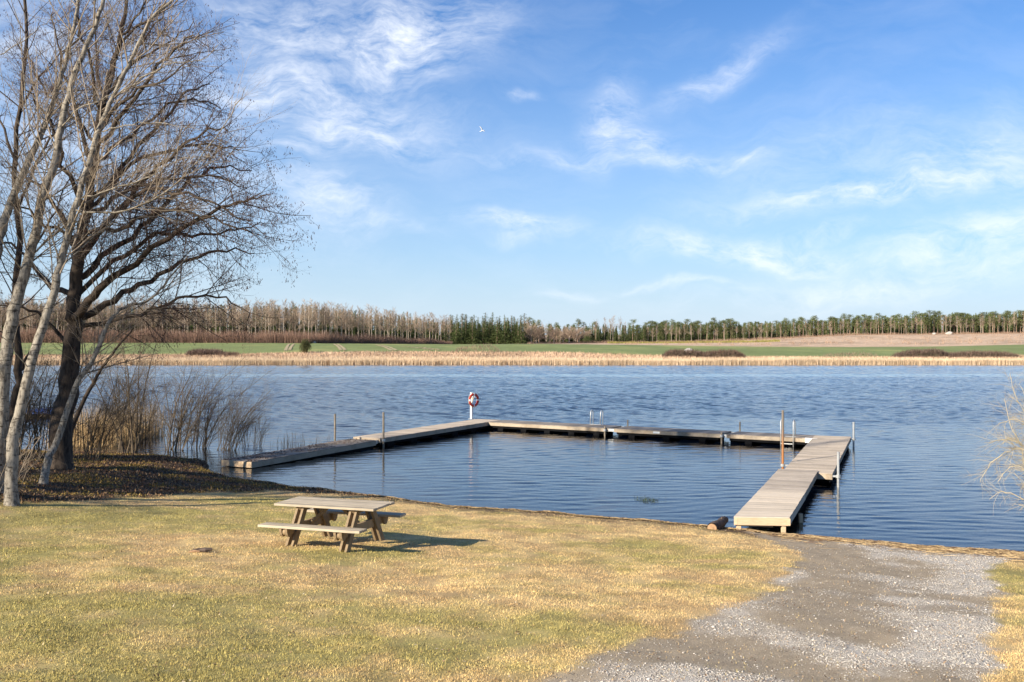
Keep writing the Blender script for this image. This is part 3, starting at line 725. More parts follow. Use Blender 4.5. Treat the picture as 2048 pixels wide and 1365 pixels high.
# ------------------------------------------------------------------ log by the gangway
lg = empty('log'); tag(lg, 'dark weathered log lying at the water edge beside the gangway', 'log')
a = Vector((4.60, 22.9, .19)); b = Vector((5.22, 24.3, .13)); pts = [a.lerp(b, t) + Vector((.02 * math.sin(t * 5), 0, .012 * math.sin(t * 9))) for t in np.linspace(0, 1, 9)]
MB().tube(pts, [.125, .13, .125, .12, .12, .112, .11, .10, .085], 16, caps=False).build('bark', M['log'], lg, smooth=True)
dv = (b - a).normalized()
MB().tube([a - dv * .004, a + dv * .01], .108, 16).build('sawn_face', M['cut'], lg)
MB().tube([pts[-1] - dv * .01, pts[-1] + dv * .01], .07, 12).build('broken_end', M['cut'], lg)
MB().tube([pts[5] + Vector((0, 0, .07)), pts[5] + Vector((.03, -.02, .17))], [.022, .012], 7).build('branch_stub', M['log'], lg)
# a decayed stick on the lawn
p = og(404, 1105); st = MB()
lg2 = empty('stick', p); tag(lg2, 'small dark rotten piece of bark lying on the lawn left of the table', 'bark piece')
MB().tube([(-.17, -.02, .02), (-.06, .01, .035), (.06, .0, .04), (.16, .03, .045)], [.022, .035, .038, .024], 8).build('bark_piece', M['log'], lg2)
MB().tube([(-.2, -.03, .015), (-.1, -.045, .03), (-.02, -.04, .02)], [.012, .022, .012], 6).build('splinter', M['cut'], lg2)

# ------------------------------------------------------------------ gull
gl_ = empty('gull', dp(965, 262, 70)); tag(gl_, 'white gull in flight above the lake', 'gull')
bd = MB(); bpts = [(-.20, 0, -.015), (-.14, 0, 0), (-.06, 0, .005), (.03, 0, 0), (.11, 0, .0), (.155, 0, .015), (.19, 0, .018), (.225, 0, .012)]
bd.tube(bpts, [.01, .034, .052, .056, .046, .030, .028, .006], 10)
body = bd.build('body', M['white'], gl_, smooth=True)
M['grey'] = mat_plain('gull_grey', (.38, .40, .43), .7, .1); M['dark'] = mat_plain('wing_tip_black', (.02, .02, .02), .7, .1)
for s in (-1, 1):
    P = []
    for (y, x, ch, z) in ((.04, .04, .14, .02), (.22, .07, .13, .13), (.42, .03, .10, .20), (.60, -.05, .03, .22)):
        P += [(x, s * y, z), (x - ch, s * y, z - .005), (x - ch, s * y, z - .017), (x, s * y, z - .02)]
    w = MB(); w.v = P
    for i in range(3):
        for j in range(4): w.f.append((i * 4 + j, i * 4 + (j + 1) % 4, (i + 1) * 4 + (j + 1) % 4, (i + 1) * 4 + j))
    w.f += [(3, 2, 1, 0), (12, 13, 14, 15)]
    w.build('wing', M['grey'], gl_, smooth=True)
tl = MB().prism([(-.17, -.025), (-.29, -.05), (-.30, 0), (-.29, .05), (-.17, .025)], -.02, -.008, axis=2); tl.build('tail', M['white'], gl_)
MB().tube([(.222, 0, .012), (.262, 0, .004)], [.009, .003], 6).build('beak', M['cut'], gl_)
gl_.scale = (.72, .72, .72); gl_.rotation_euler = (R(38), R(-15), R(20))

# ------------------------------------------------------------------ lawn, gravel, litter
def visible_pts(n, dmin, dmax, p=1.0, ulim=.56):
    """points on the near ground within the wedge the lawn is seen in, denser close by"""
    t = rng.uniform(0, 1, n); y = dmin * (dmax / dmin) ** (t ** p); u = rng.uniform(-ulim, ulim, n)
    return u * (y + 1.0), y
x, y = visible_pts(1300000, 7.6, 34, .97)
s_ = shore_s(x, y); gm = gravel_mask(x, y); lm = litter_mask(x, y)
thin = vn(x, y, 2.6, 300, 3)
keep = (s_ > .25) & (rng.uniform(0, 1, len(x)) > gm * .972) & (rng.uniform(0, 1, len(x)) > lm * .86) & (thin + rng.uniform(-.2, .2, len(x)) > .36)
x, y = x[keep], y[keep]; n = len(x); c = lawn_col(x, y)
gk = sstep(.45, .62, vn(x, y, 4, 302, 3)); tuft = .6 + .9 * vn(x, y, 3.4, 301, 3) ** 1.2
isg = (c[:, 1] / c[:, 0] > .82)
L = rng.uniform(.014, .036, n) * (.55 + .45 * tuft) * (1 + .25 * isg) * (1 + .25 * ((y - 16.6) ** 2 + (x + 3.2) ** 2 < 1.4))
cc = c * rng.uniform(.55, 1.25, (n, 1)); yel = rng.uniform(0, 1, (n, 1)); cc = cc * np.where(yel > .8, np.array([[1.15, 1.1, 1.0]]), 1) * np.where(yel < .12, .42, 1)
dirs = updir(n, 1.25); P = np.stack([x, y, gz(x, y) - .004], 1)
M['lawn'] = mat_attr('lawn_blade', .7, 6, .10, 0, .001, .15)
tag(blades('lawn_grass', P, L, rng.uniform(.004, .009, n) * (1 + .02 * (y - 8)), dirs, cc, M['lawn']), 'short straw-coloured winter grass with greener patches on the lawn', 'grass', kind='stuff')

# gravel stones of the boat ramp: small chipped octahedra
def pebbles(name, x, y, z, sz, col, m):
    n = len(x); o = np.array([[1, 0, 0], [0, 1, 0], [-1, 0, 0], [0, -1, 0], [0, 0, 1], [0, 0, -1]], float)
    V = o[None] * rng.uniform(.55, 1.25, (n, 6, 1)) * sz[:, None, None]; V[:, :, 2] *= .65
    a = rng.uniform(0, 6.3, n); ca, sa = np.cos(a)[:, None], np.sin(a)[:, None]
    X = V[:, :, 0] * ca - V[:, :, 1] * sa; Y = V[:, :, 0] * sa + V[:, :, 1] * ca
    V = np.stack([X + x[:, None], Y + y[:, None], V[:, :, 2] + z[:, None]], -1).reshape(-1, 3)
    f = np.array([[0, 1, 4], [1, 2, 4], [2, 3, 4], [3, 0, 4], [1, 0, 5], [2, 1, 5], [3, 2, 5], [0, 3, 5]])
    Fc = (f[None] + (np.arange(n) * 6)[:, None, None]).reshape(-1, 3)
    return linkmesh(name, npmesh(name, V, Fc, np.repeat(col, 6, axis=0)), m)
M['stone'] = mat_attr('gravel_stone', .9, 30, .2, .2, .003)
x, y = visible_pts(620000, 7.6, 24, .95); gm = gravel_mask(x, y)
mud = sstep(.40, .62, vn(x, y, .55, 71, 4) + .20 * np.exp(-(((x - 5.0 - (y - 14) * .28) / 1.5) ** 2)) - .04)
keep = (gm > rng.uniform(.3, 1, len(x))) & (rng.uniform(0, 1, len(x)) > mud * .95) & (shore_s(x, y) > .0) & (vn(x, y, 4, 310, 3) + rng.uniform(-.25, .25, len(x)) > .38)
x, y, mud = x[keep], y[keep], mud[keep]; n = len(x)
sz = np.exp(rng.normal(math.log(.0072), .38, n)) * (1 + .02 * (y - 8)); sz = np.minimum(sz, .032)
t = rng.uniform(0, 1, (n, 1)); col = np.where(t > .97, np.array([[.52, .48, .42]]), np.where(t < .25, np.array([[.25, .225, .20]]), np.array([[.44, .40, .35]]))) * rng.uniform(.75, 1.25, (n, 1))
col = np.where(rng.uniform(0, 1, (n, 1)) < .06, np.array([[.40, .29, .19]]), col)
tag(pebbles('gravel', x, y, gz(x, y) + sz * .15, sz, col, M['stone']), 'grey crushed-stone gravel of the boat ramp', 'gravel', kind='stuff')
# pale chips, straws and dead leaves strewn over lawn and ramp
x, y = visible_pts(15000, 7.6, 30, .9); keep = shore_s(x, y) > .2; x, y = x[keep], y[keep]; n = len(x)
d = updir(n, 1.6); d[:, 2] = np.abs(d[:, 2]) * .2 + .03; d /= np.linalg.norm(d, axis=1, keepdims=True)
t = rng.uniform(0, 1, (n, 1)); col = np.where(t > .86, np.array([[.50, .40, .27]]), np.where(t < .62, np.array([[.10, .06, .035]]), np.array([[.30, .19, .10]]))) * rng.uniform(.7, 1.2, (n, 1))
tag(blades('dead_leaves', np.stack([x, y, gz(x, y) + .022], 1), rng.uniform(.015, .045, n), rng.uniform(.008, .022, n), d, col, M['blade']), 'scattered dead leaves and pale straws on the lawn and the ramp', 'leaves', kind='stuff')
# dark leaf litter and twigs under the trees and along the bank
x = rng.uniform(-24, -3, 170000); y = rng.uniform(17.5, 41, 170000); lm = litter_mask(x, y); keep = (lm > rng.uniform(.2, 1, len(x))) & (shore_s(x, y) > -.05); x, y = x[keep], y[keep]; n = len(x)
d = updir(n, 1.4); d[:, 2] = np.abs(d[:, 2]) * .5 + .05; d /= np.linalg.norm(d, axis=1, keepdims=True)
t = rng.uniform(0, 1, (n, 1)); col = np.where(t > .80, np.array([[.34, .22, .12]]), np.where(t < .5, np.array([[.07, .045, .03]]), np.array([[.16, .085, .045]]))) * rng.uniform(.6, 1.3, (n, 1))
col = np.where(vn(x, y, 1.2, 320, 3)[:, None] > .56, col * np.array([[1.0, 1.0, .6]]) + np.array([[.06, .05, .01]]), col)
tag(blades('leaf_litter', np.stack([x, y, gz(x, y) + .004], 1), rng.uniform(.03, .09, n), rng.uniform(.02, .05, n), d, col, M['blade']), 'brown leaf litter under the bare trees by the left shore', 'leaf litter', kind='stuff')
# washed-up reed straws lining the shore
n = 12000; x = np.concatenate([rng.uniform(5.0, 15, 8000), rng.uniform(-8, 5.2, 4000)]); yb = np.interp(x, SX, SY)
off = np.where(x > 5.6, np.abs(rng.normal(.45, .62, n)), np.abs(rng.normal(.12, .16, n))); y = yb - off - .05
y = y + np.array([float(v) for v in (shore_s(x, yb))]) * 1.1
tx = np.gradient(SY, SX); sl_ = np.interp(x, SX, tx); an = np.arctan(sl_) + rng.normal(0, .5, n); ln = rng.uniform(.05, .55, n) ** 1.3 * np.where(x > 5.2, 1, .6)
d = np.stack([np.cos(an), np.sin(an), rng.normal(0, .06, n)], 1); lines = []; cols = []
z = gz(x, y) + .012 + rng.uniform(0, .035, n)
ex = x + d[:, 0] * ln; ey = y + d[:, 1] * ln; ez = np.maximum(gz(ex, ey), 0) + .012 + rng.uniform(0, .03, n)
ok = (z > .0)
for i in np.nonzero(ok)[0]:
    a = np.array([x[i], y[i], z[i]]); b = np.array([ex[i], ey[i], ez[i]]); r = rng.uniform(.002, .0055)
    lines.append((np.array([a, (a + b) / 2 + [0, 0, .008], b]), np.array([r, r, r * .8]))); q = rng.uniform()
    cols.append(np.array([.70, .50, .26]) * rng.uniform(.45, 1.15) if q > .35 else np.array([.14, .08, .045]) * rng.uniform(.6, 1.4))
o = tubes('washed_up_reeds', lines, 3, M['blade'], cols=cols); tag(o, 'washed-up reed straws and bark bits along the waterline', 'reed litter', kind='stuff')
# mossy green-brown tufts at the very edge of the water
n = 26000; x = rng.uniform(-9, 7.6, n); yb = np.interp(x, SX, SY); y = yb - rng.normal(.0, .16, n) + shore_s(x, yb) * 1.1; z = np.maximum(gz(x, y), -.03)
col = np.where(rng.uniform(0, 1, (n, 1)) > .5, np.array([[.16, .13, .035]]), np.array([[.085, .05, .03]])) * rng.uniform(.5, 1.5, (n, 1))
tag(blades('shore_tufts', np.stack([x, y, z], 1), rng.uniform(.03, .085, n), rng.uniform(.008, .018, n), updir(n, .8), col, M['blade']), 'low mossy tufts along the edge of the water', 'tufts', kind='stuff')
# thin reed stalks standing in the water, and floating weed
n = 70; x0 = at(592, 893)[0]; y0 = at(592, 893)[1]; x = x0 + rng.normal(0, .55, n); y = y0 + rng.normal(0, .6, n)
ls = [];
for i in range(n):
    h = rng.uniform(.2, .75); a = np.array([x[i], y[i], -.1]); b = a + [rng.normal(0, .06), rng.normal(0, .06), h]; ls.append((np.array([a, (a + b) / 2, b]), np.array([.006, .005, .003])))
tag(tubes('reed_stalks', ls, 3, M['willow']), 'sparse thin reed stalks standing in the water behind the left pier', 'reeds', kind='stuff')
n = 330; c0 = at(1296, 1001); x = c0[0] + rng.normal(0, .17, n); y = c0[1] + rng.normal(0, .28, n); d = updir(n, 1.5); d[:, 2] = np.abs(d[:, 2]) * .12; d /= np.linalg.norm(d, axis=1, keepdims=True)
tag(blades('water_weed', np.stack([x, y, np.full(n, .012)], 1), rng.uniform(.03, .09, n), rng.uniform(.01, .025, n), d, np.array([.05, .065, .015]) * rng.uniform(.5, 1.6, (n, 1)), M['blade']), 'small patch of floating green weed inside the pool', 'water weed', kind='stuff')

# ------------------------------------------------------------------ branching
class Tree:
    def __init__(s, seed, wig=.13, up=.05):
        s.r = np.random.default_rng(seed); s.L = {}; s.wig = wig; s.up = up; s.tips = []
    def put(s, lvl, P, Rr): s.L.setdefault(lvl, []).append((P, Rr))
    def limb(s, path, r0, r1, lvl, n=None, jit=0.0):
        """smooth limb through given points"""
        P = np.array(path, float); k = len(P); t = np.linspace(0, k - 1, n or (k - 1) * 4 + 1); Q = np.empty((len(t), 3))
        for j, tt in enumerate(t):                    # Catmull-Rom
            i = min(int(tt), k - 2); u = tt - i; p0, p1, p2, p3 = P[max(i - 1, 0)], P[i], P[i + 1], P[min(i + 2, k - 1)]
            Q[j] = .5 * ((2 * p1) + (-p0 + p2) * u + (2 * p0 - 5 * p1 + 4 * p2 - p3) * u * u + (-p0 + 3 * p1 - 3 * p2 + p3) * u ** 3)
        if jit: Q[1:] += s.r.normal(0, jit, (len(Q) - 1, 3))
        Rr = np.linspace(0, 1, len(Q)); Rr = r0 * (1 - Rr) + r1 * Rr
        s.put(lvl, Q, Rr); return Q, Rr
    def grow(s, p, d, L, r, lvl, maxl, dens, spread=.8, n=6, bias=None, droop=0.0, taper=.25, clen=.5):
        d = d / np.linalg.norm(d); st = L / (n - 1); P = [p]; q = d.copy()
        for i in range(n - 1):
            q = q + s.r.normal(0, s.wig, 3) + np.array([0, 0, s.up - droop * i / n]) * (.6 if lvl > 1 else 1)
            if bias is not None: q = q + bias
            q /= np.linalg.norm(q); P.append(P[-1] + q * st)
        P = np.array(P); Rr = r * np.linspace(1, taper, n); s.put(lvl, P, Rr)
        if lvl >= maxl:
            s.tips.append(P[-1]); return
        s.side(P, Rr, lvl + 1, maxl, dens, spread, bias, droop, L, clen)
    def side(s, P, Rr, lvl, maxl, dens, spread=.8, bias=None, droop=0, L=None, clen=.5, tmin=.15, lmul=1.0, up=0.0):
        seg = np.linalg.norm(np.diff(P, axis=0), axis=1); cum = np.concatenate([[0], np.cumsum(seg)]); L = cum[-1]
        k = max(1, int(s.r.poisson(dens[lvl] * L)))
        for _ in range(k):
            t = s.r.uniform(tmin, 1) * L; i = min(np.searchsorted(cum, t) - 1, len(P) - 2); i = max(i, 0)
            u = (t - cum[i]) / (seg[i] + 1e-9); p = P[i] * (1 - u) + P[i + 1] * u; ax_ = P[i + 1] - P[i]; ax_ /= np.linalg.norm(ax_) + 1e-9
            w = s.r.normal(0, 1, 3); w -= ax_ * w.dot(ax_); w /= np.linalg.norm(w) + 1e-9; w[2] += up
            sp = spread * s.r.uniform(.7, 1.25); d = ax_ * math.cos(sp) + w * math.sin(sp)
            cl = clen * lmul * L * (1.05 - .6 * t / L) * s.r.uniform(.6, 1.3); rr_ = (Rr[i] * (1 - u) + Rr[i + 1] * u)
            cl = min(cl, MAXLEN.get(lvl, 9)) * 1.0
            if cl < .06: continue
            s.grow(p, d, cl, min(rr_ * .55, cl * .0090 + .0018), lvl, maxl, dens, spread, 4 if lvl >= maxl else 5, bias, droop, .35, clen)
    def cat(s, lvls):
        o = []
        for l in lvls: o += s.L.get(l, [])
        return o
MAXLEN = {}
def emit(t, root, barkm, twigm, trunk_lv=(0,), limb_lv=(1,), twig_lv=(2, 3, 4, 5), sides=12, names=('trunk', 'limb', 'crown')):
    for q in t.cat(trunk_lv): tubes(names[0], [q], sides, barkm, root)
    for q in t.cat(limb_lv): tubes(names[1], [q], 8, barkm, root)
    tw = t.cat(twig_lv)
    if tw: tubes(names[2], tw, 3, twigm, root)
def catkins(t, root, frac, size, r=.006, seed=1):
    rg = np.random.default_rng(seed); T = np.array(t.tips); T = T[rg.uniform(0, 1, len(T)) < frac]; n = len(T); lines = []
    for p in T:
        for _ in range(rg.integers(1, 4)):
            a = p + rg.normal(0, .03, 3); L = size * rg.uniform(.5, 1.2); b = a + np.array([rg.normal(0, .3) * L, rg.normal(0, .3) * L, -L])
            lines.append((np.array([a, (a + b) / 2, b]), np.array([r * .5, r * rg.uniform(.8, 1.3), r * .4])))
    o = tubes('catkins', lines, 3, M['catkin'], root); tag(o, kind='stuff')
def P3(pts, d0, d1=None):
    """path over the lake side at a depth going from d0 to d1"""
    d1 = d0 if d1 is None else d1; k = len(pts)
    return [dp(x, y, d0 + (d1 - d0) * i / (k - 1)) for i, (x, y) in enumerate(pts)]
BD = [0]
def based(pts, d1, extra=0):
    """a trunk whose first point stands on the ground"""
    g = og(*pts[0]); g[2] -= .12; k = len(pts); BD[0] = g[1]
    return [g] + [dp(x, y, g[1] + (d1) * i / (k - 1)) for i, (x, y) in enumerate(pts) if i > 0], g

# ---- pale aspens at the left
DA = {2: 2.8, 3: 5.5, 4: 8.0}
def aspen(name, pts, dd, r0, r1, limbs, label, seed, dens=DA, ml=4, twmax={2: 2.2, 3: .95, 4: .40}, lr=.028, lo=2):
    global MAXLEN
    MAXLEN = twmax
    path, g = based(pts, dd); sh = g[1] + dd * .55 - 27.3; r0 *= g[1] / 26.5; r1 *= .62; root = empty(name, g); root.location = (0, 0, 0)
    t = Tree(seed, .10, .07); Q, Rr = t.limb(path, r0, r1, 0, jit=.012)
    Rr[:] = (r0 - r1) * (1 - np.linspace(0, 1, len(Rr))) ** 1.25 + r1; Rr[:2] *= np.array([1.4, 1.12])
    for (lp, la, lb, rr_) in limbs:
        xs_ = np.array([CX + F * v[0] / v[1] for v in Q]); ys_ = np.array([CY - F * (v[2] - HC) / v[1] for v in Q]); dd0 = Q[np.argmin(np.hypot(xs_ - lp[0][0], ys_ - lp[0][1]))][1]
        q, rq = t.limb([dp(x, y, dd0 + (lb - la) * i / (len(lp) - 1)) for i, (x, y) in enumerate(lp)], rr_ * .58, .004, 1, jit=.02)
        t.side(q, rq, 2, ml, dens, .75, up=.25, tmin=.12, lmul=.9)
    h = len(Q) // 3
    t.side(Q[h:], Rr[h:], 2, ml, dens, .8, up=.25, tmin=.0, lmul=.8)
    tag(root, label, 'tree', 'pale aspens on the left shore')
    emit(t, root, M['aspen'], M['aspen_twig']); return t, root
gC = og(24, 1010)[1]
aspen('aspen_tree', [(24, 1012), (24, 896), (36, 836), (59, 745), (79, 674), (107, 587), (127, 508), (157, 395), (194, 271), (220, 209), (256, 135), (300, 44), (352, -10), (385, -90)], 3.0, .165, .045,
      [([(161, 399), (220, 381), (304, 352), (348, 322), (432, 316)], 27.5, 26.5, .035), ([(205, 264), (250, 252), (311, 245), (399, 262)], 27.5, 26.0, .03),
       ([(238, 187), (300, 146), (340, 125), (403, 121), (447, 77)], 27.7, 26.5, .032), ([(150, 420), (260, 420), (352, 366), (432, 275), (469, 220), (494, 176)], 27.4, 26.0, .04),
       ([(120, 540), (190, 470), (260, 440), (350, 430)], 27, 28.5, .028), ([(60, 740), (20, 690), (-30, 640)], 26, 25, .02), ([(107, 587), (60, 520), (20, 440), (0, 380)], 27, 27, .02)],
      'pale aspen trunk nearest the lawn, leaning right at the left edge', 401)
aspen('aspen_tree', [(-12, 985), (0, 880), (6, 760), (20, 658), (36, 591), (59, 520), (84, 395), (110, 330), (121, 256), (143, 172), (165, 110), (190, 55), (205, 0), (212, -80)], 2.0, .20, .06,
      [([(121, 256), (150, 225), (200, 200), (250, 170), (300, 110)], 28.4, 27, .03), ([(110, 330), (60, 250), (44, 84), (22, -10)], 28.4, 28, .035), ([(84, 395), (140, 380), (180, 330), (220, 320)], 28.2, 29, .025),
       ([(59, 520), (110, 500), (150, 440)], 28, 29, .02)],
      'thick pale aspen trunk left of the leaning one, partly cut by the frame', 402)
aspen('aspen_tree', [(-60, 950), (-40, 720), (-10, 520), (0, 476), (22, 403), (55, 326), (84, 264), (113, 183), (128, 135), (146, 66), (157, 0), (165, -60)], 1.5, .15, .05,
      [([(0, 110), (40, 88), (73, 62), (110, 30), (139, -5)], 30, 29.5, .025), ([(55, 326), (20, 230), (0, 120)], 30, 30, .025), ([(113, 183), (160, 140), (230, 70), (290, 20)], 30.5, 30, .025)],
      'greyish aspen trunk crossing the upper left corner', 403, lo=1)
aspen('aspen_tree', [(85, 968), (95, 920), (115, 880), (150, 777), (190, 710), (222, 638), (255, 612), (293, 603), (328, 571), (376, 512)], 3.0, .115, .03,
      [([(222, 638), (222, 560), (225, 480), (240, 420)], 29.2, 29, .02), ([(150, 777), (170, 740), (240, 700), (300, 688)], 28.4, 30, .02)],
      'slender aspen leaning far out to the right over the undergrowth', 404)

# ---- dark alder with the wide crown
MAXLEN = {2: 1.9, 3: 1.0, 4: .5, 5: .3}
path, g = based([(122, 938), (125, 850), (136, 760), (146, 670), (150, 600), (160, 500), (178, 400), (200, 250), (222, 150), (245, 60), (262, -40), (270, -140)], 1.2)
AD = BD[0]; root = empty('alder_tree'); tag(root, 'dark rough-barked alder with a wide purple-brown crown full of catkins', 'tree')
path0 = path; t = Tree(411, .11, .035)
Q, Rr = t.limb(path, .30, .05, 0, jit=.035); Rr[:3] = [.42, .34, .30]; Rr[3:] = .28 * (1 - np.linspace(0, 1, len(Rr) - 3)) ** 1.5 + .035
al = [([(150, 635), (200, 575), (250, 545), (330, 480), (420, 430), (490, 400), (535, 392)], -.5, -2.5, .13), ([(150, 640), (230, 600), (300, 560), (380, 520), (455, 500), (510, 508)], 0, 2, .11),
      ([(153, 560), (220, 500), (300, 440), (380, 360), (450, 330), (505, 345)], 0, 3, .10), ([(160, 500), (240, 420), (320, 330), (400, 270), (455, 255)], 0, -3, .09),
      ([(178, 400), (240, 340), (320, 240), (380, 180), (420, 165)], 0, 2, .08), ([(192, 300), (250, 220), (320, 130), (370, 80), (408, 70)], 0, -2, .07), ([(205, 230), (250, 140), (300, 60), (345, 10)], 0, 1.5, .06),
      ([(215, 170), (240, 80), (290, 10), (320, -60)], 0, -1, .05),
      ([(190, 320), (260, 270), (340, 210), (400, 200), (440, 215)], 0, 2.5, .06), ([(200, 260), (260, 190), (330, 160), (390, 110)], 0, -3.0, .055), ([(212, 190), (270, 120), (330, 90), (385, 45)], 0, 2.5, .05), ([(218, 160), (260, 70), (310, 30), (360, -20)], 0, -2.5, .045),
      ([(170, 440), (250, 380), (330, 360), (420, 350), (490, 375)], 0, 1.0, .07), ([(165, 470), (250, 450), (340, 420), (430, 440), (510, 475)], 0, -3.5, .07), ([(210, 210), (190, 100), (200, 20)], 0, 3, .045), ([(195, 290), (150, 240), (80, 170), (60, 100)], 0, 3, .05),
      ([(165, 480), (110, 460), (60, 420), (10, 410)], 0, -2.5, .06), ([(160, 520), (120, 430), (60, 360), (0, 330)], 0, 1, .09), ([(170, 430), (130, 330), (90, 230), (40, 170)], 0, -2, .08),
      ([(185, 330), (150, 220), (120, 110), (100, 20)], 0, 2, .07), ([(200, 240), (180, 140), (160, 50), (150, -20)], 0, -2, .06), ([(148, 600), (90, 560), (40, 500), (-30, 480)], 0, 2, .10),
      ([(148, 660), (220, 640), (300, 620), (380, 590), (450, 600), (500, 640)], 0, -2.5, .07), ([(146, 700), (90, 640), (30, 610), (-20, 620)], 0, 0, .06),
      ([(150, 600), (230, 520), (320, 470), (400, 470), (470, 460), (530, 445)], 0, .5, .08), ([(175, 420), (260, 330), (350, 300), (430, 290), (480, 300)], .0, 4.5, .07), ([(155, 540), (230, 430), (300, 380), (400, 400), (500, 440)], .0, -4.5, .08)]
DN = {2: 3.6, 3: 5.6, 4: 7.5, 5: 3.0}
for lp, a, b, rr_ in al:
    base_d = BD[0] + .6
    q, rq = t.limb([dp(x, y, base_d + a + (b - a) * i / (len(lp) - 1)) for i, (x, y) in enumerate(lp)], rr_, .012, 1, jit=.05)
    t.side(q, rq, 2, 4, DN, .80, up=.10, tmin=.12, lmul=.85)
t.side(Q[len(Q) // 3:], Rr[len(Q) // 3:], 2, 4, DN, .9, up=.2, tmin=0, lmul=.5)
# little dead twigs on the lower trunk
t.side(Q[1:14], Rr[1:14] * .10, 3, 4, {3: 9, 4: 6}, 1.25, tmin=.0)
emit(t, root, M['alder'], M['alder_twig'])
catkins(t, root, .65, .055, .008, 5)
print('alder tips', len(t.tips))

# ---- a second dark tree further off behind, at the very edge of the frame
MAXLEN = {2: 2.6, 3: 1.2, 4: .5}
root = empty('alder_tree'); tag(root, 'dark thinner alder behind the pale trunks at the left edge', 'tree'); t = Tree(412, .12, .04)
path, g = based([(18, 925), (25, 820), (40, 740), (30, 620), (40, 480), (30, 300), (50, 120), (45, -40)], 1.0); Q, Rr = t.limb(path, .15, .04, 0, jit=.03)
for lp, a, b, rr_ in [([(38, 745), (60, 700), (90, 640), (110, 560)], 0, 1, .05), ([(35, 560), (80, 480), (120, 400), (150, 330)], 0, 1, .05), ([(35, 420), (90, 300), (150, 220), (200, 190)], 0, 1, .05), ([(35, 330), (0, 240), (-40, 200)], 0, 1, .05), ([(40, 220), (100, 130), (180, 60)], 0, 1, .04)]:
    q, rq = t.limb([dp(x, y, BD[0] + .5 + a + (b - a) * i / (len(lp) - 1)) for i, (x, y) in enumerate(lp)], rr_, .01, 1, jit=.04); t.side(q, rq, 2, 4, {2: 1.8, 3: 2.8, 4: 4}, .8, up=.15)
t.side(Q[8:], Rr[8:], 2, 4, {2: 1.5, 3: 2.5, 4: 4}, .9, tmin=0, lmul=.6)
emit(t, root, M['alder'], M['alder_twig']); catkins(t, root, .5, .06, .009, 6)

# ---- undergrowth: saplings and willow shrubs along the bank
def shrub(name, cx, cy, stems, label, seed, m, spreadpx, height, lean=(0, 0), r=.02, dens={1: 3.6, 2: 6, 3: 8}, ml=3, water=False, cat='shrub', group='bare willow shrubs on the left bank', tw={1: 1.3, 2: .6, 3: .3}, ycut=None):
    global MAXLEN
    MAXLEN = tw
    g = at(cx, cy, .0) if water else og(cx, cy)
    root = empty(name, g); root.location = (0, 0, 0); tag(root, label, cat, group); t = Tree(seed, .17, .02); rg = t.r
    stems_l = []
    for i in range(stems):
        w = spreadpx / F * g[1]; b = g + np.array([rg.uniform(-1, 1) * w * .35, rg.uniform(-.6, .6) * w * .5, -.08])
        h = height * rg.uniform(.55, 1.0); dx = rg.normal(0, .28) * h + lean[0] * h * rg.uniform(.3, 1.2) + (b[0] - g[0]) * .6; dy = rg.normal(0, .2) * h + lean[1] * h
        e = b + np.array([dx, dy, h]); mid = b * .5 + e * .5 + np.array([-dx * .12, -dy * .1, h * .07])
        P = t.limb([b, b * .75 + mid * .25 + rg.normal(0, .02, 3), mid, e * .6 + mid * .4 + rg.normal(0, .04, 3), e], r * rg.uniform(.5, 1.1), .004, 0, n=9, jit=.012)
        t.side(P[0], P[1], 1, ml, dens, .72, up=.2, tmin=.12)
    for q in t.cat((0,)): stems_l.append(q)
    for q in stems_l: tubes('stem', [q], 6, m, root)
    tw_ = t.cat((1, 2, 3)); tubes('twigs', tw_, 3, m, root)
    return root
shrub('willow_shrub', 452, 900, 40, 'bare willow shrub spreading to the right over the water beside the left pier', 501, M['willow'], 60, 2.6, (.45, 0), .014, water=True)
shrub('willow_shrub', 505, 893, 34, 'low fine-twigged shrub standing in the water, rightmost of the bank shrubs', 502, M['willow'], 60, 1.7, (.20, 0), .008, water=True)
shrub('willow_shrub', 340, 912, 14, 'tall bare shrub of leaning stems in the middle of the bank thicket', 503, M['willow'], 60, 4.6, (.32, 0), .035)
shrub('willow_shrub', 395, 912, 16, 'bare leaning shrub at the tip of the bank, left of the spreading willow', 504, M['willow'], 50, 3.8, (.42, 0), .03)
shrub('willow_shrub', 250, 908, 14, 'tall upright multi-stemmed shrub just right of the dark alder trunk', 505, M['willow'], 60, 4.9, (.06, 0), .035)
shrub('willow_shrub', 292, 905, 10, 'thin upright shrub between the two tallest bank shrubs', 506, M['willow'], 40, 4.2, (.12, 0), .025)
shrub('willow_shrub', 175, 918, 20, 'tangled brushwood between the alder trunk and the upright shrubs', 507, M['willow'], 60, 3.0, (.3, 0), .022)
shrub('willow_shrub', 60, 915, 26, 'tangled dark brushwood behind the pale trunks on the left', 508, M['willow'], 110, 4.0, (.1, 0), .03)
shrub('willow_shrub', 10, 990, 14, 'dry twiggy brush around the foot of the pale trunks', 509, M['aspen_twig'], 70, 1.4, (.1, 0), .012)
shrub('willow_shrub', 180, 960, 7, 'low dead twigs on the shaded ground below the slender aspen', 510, M['willow'], 120, .6, (.2, 0), .008, tw={1: .5, 2: .3, 3: .2})
# the leaning sapling right of the alder
MAXLEN = {2: 1.2, 3: .5}
root = empty('sapling'); tag(root, 'mossy sapling leaning right from the foot of the alder', 'tree'); t = Tree(520, .1, .05)
path, g = based([(134, 925), (145, 860), (178, 780), (205, 735), (232, 700), (268, 655)], .5); Q, Rr = t.limb(path, .085, .025, 0, jit=.02); t.side(Q[6:], Rr[6:] * .5, 2, 3, {2: 3, 3: 4}, .7, up=.3)
emit(t, root, M['alder'], M['willow'])

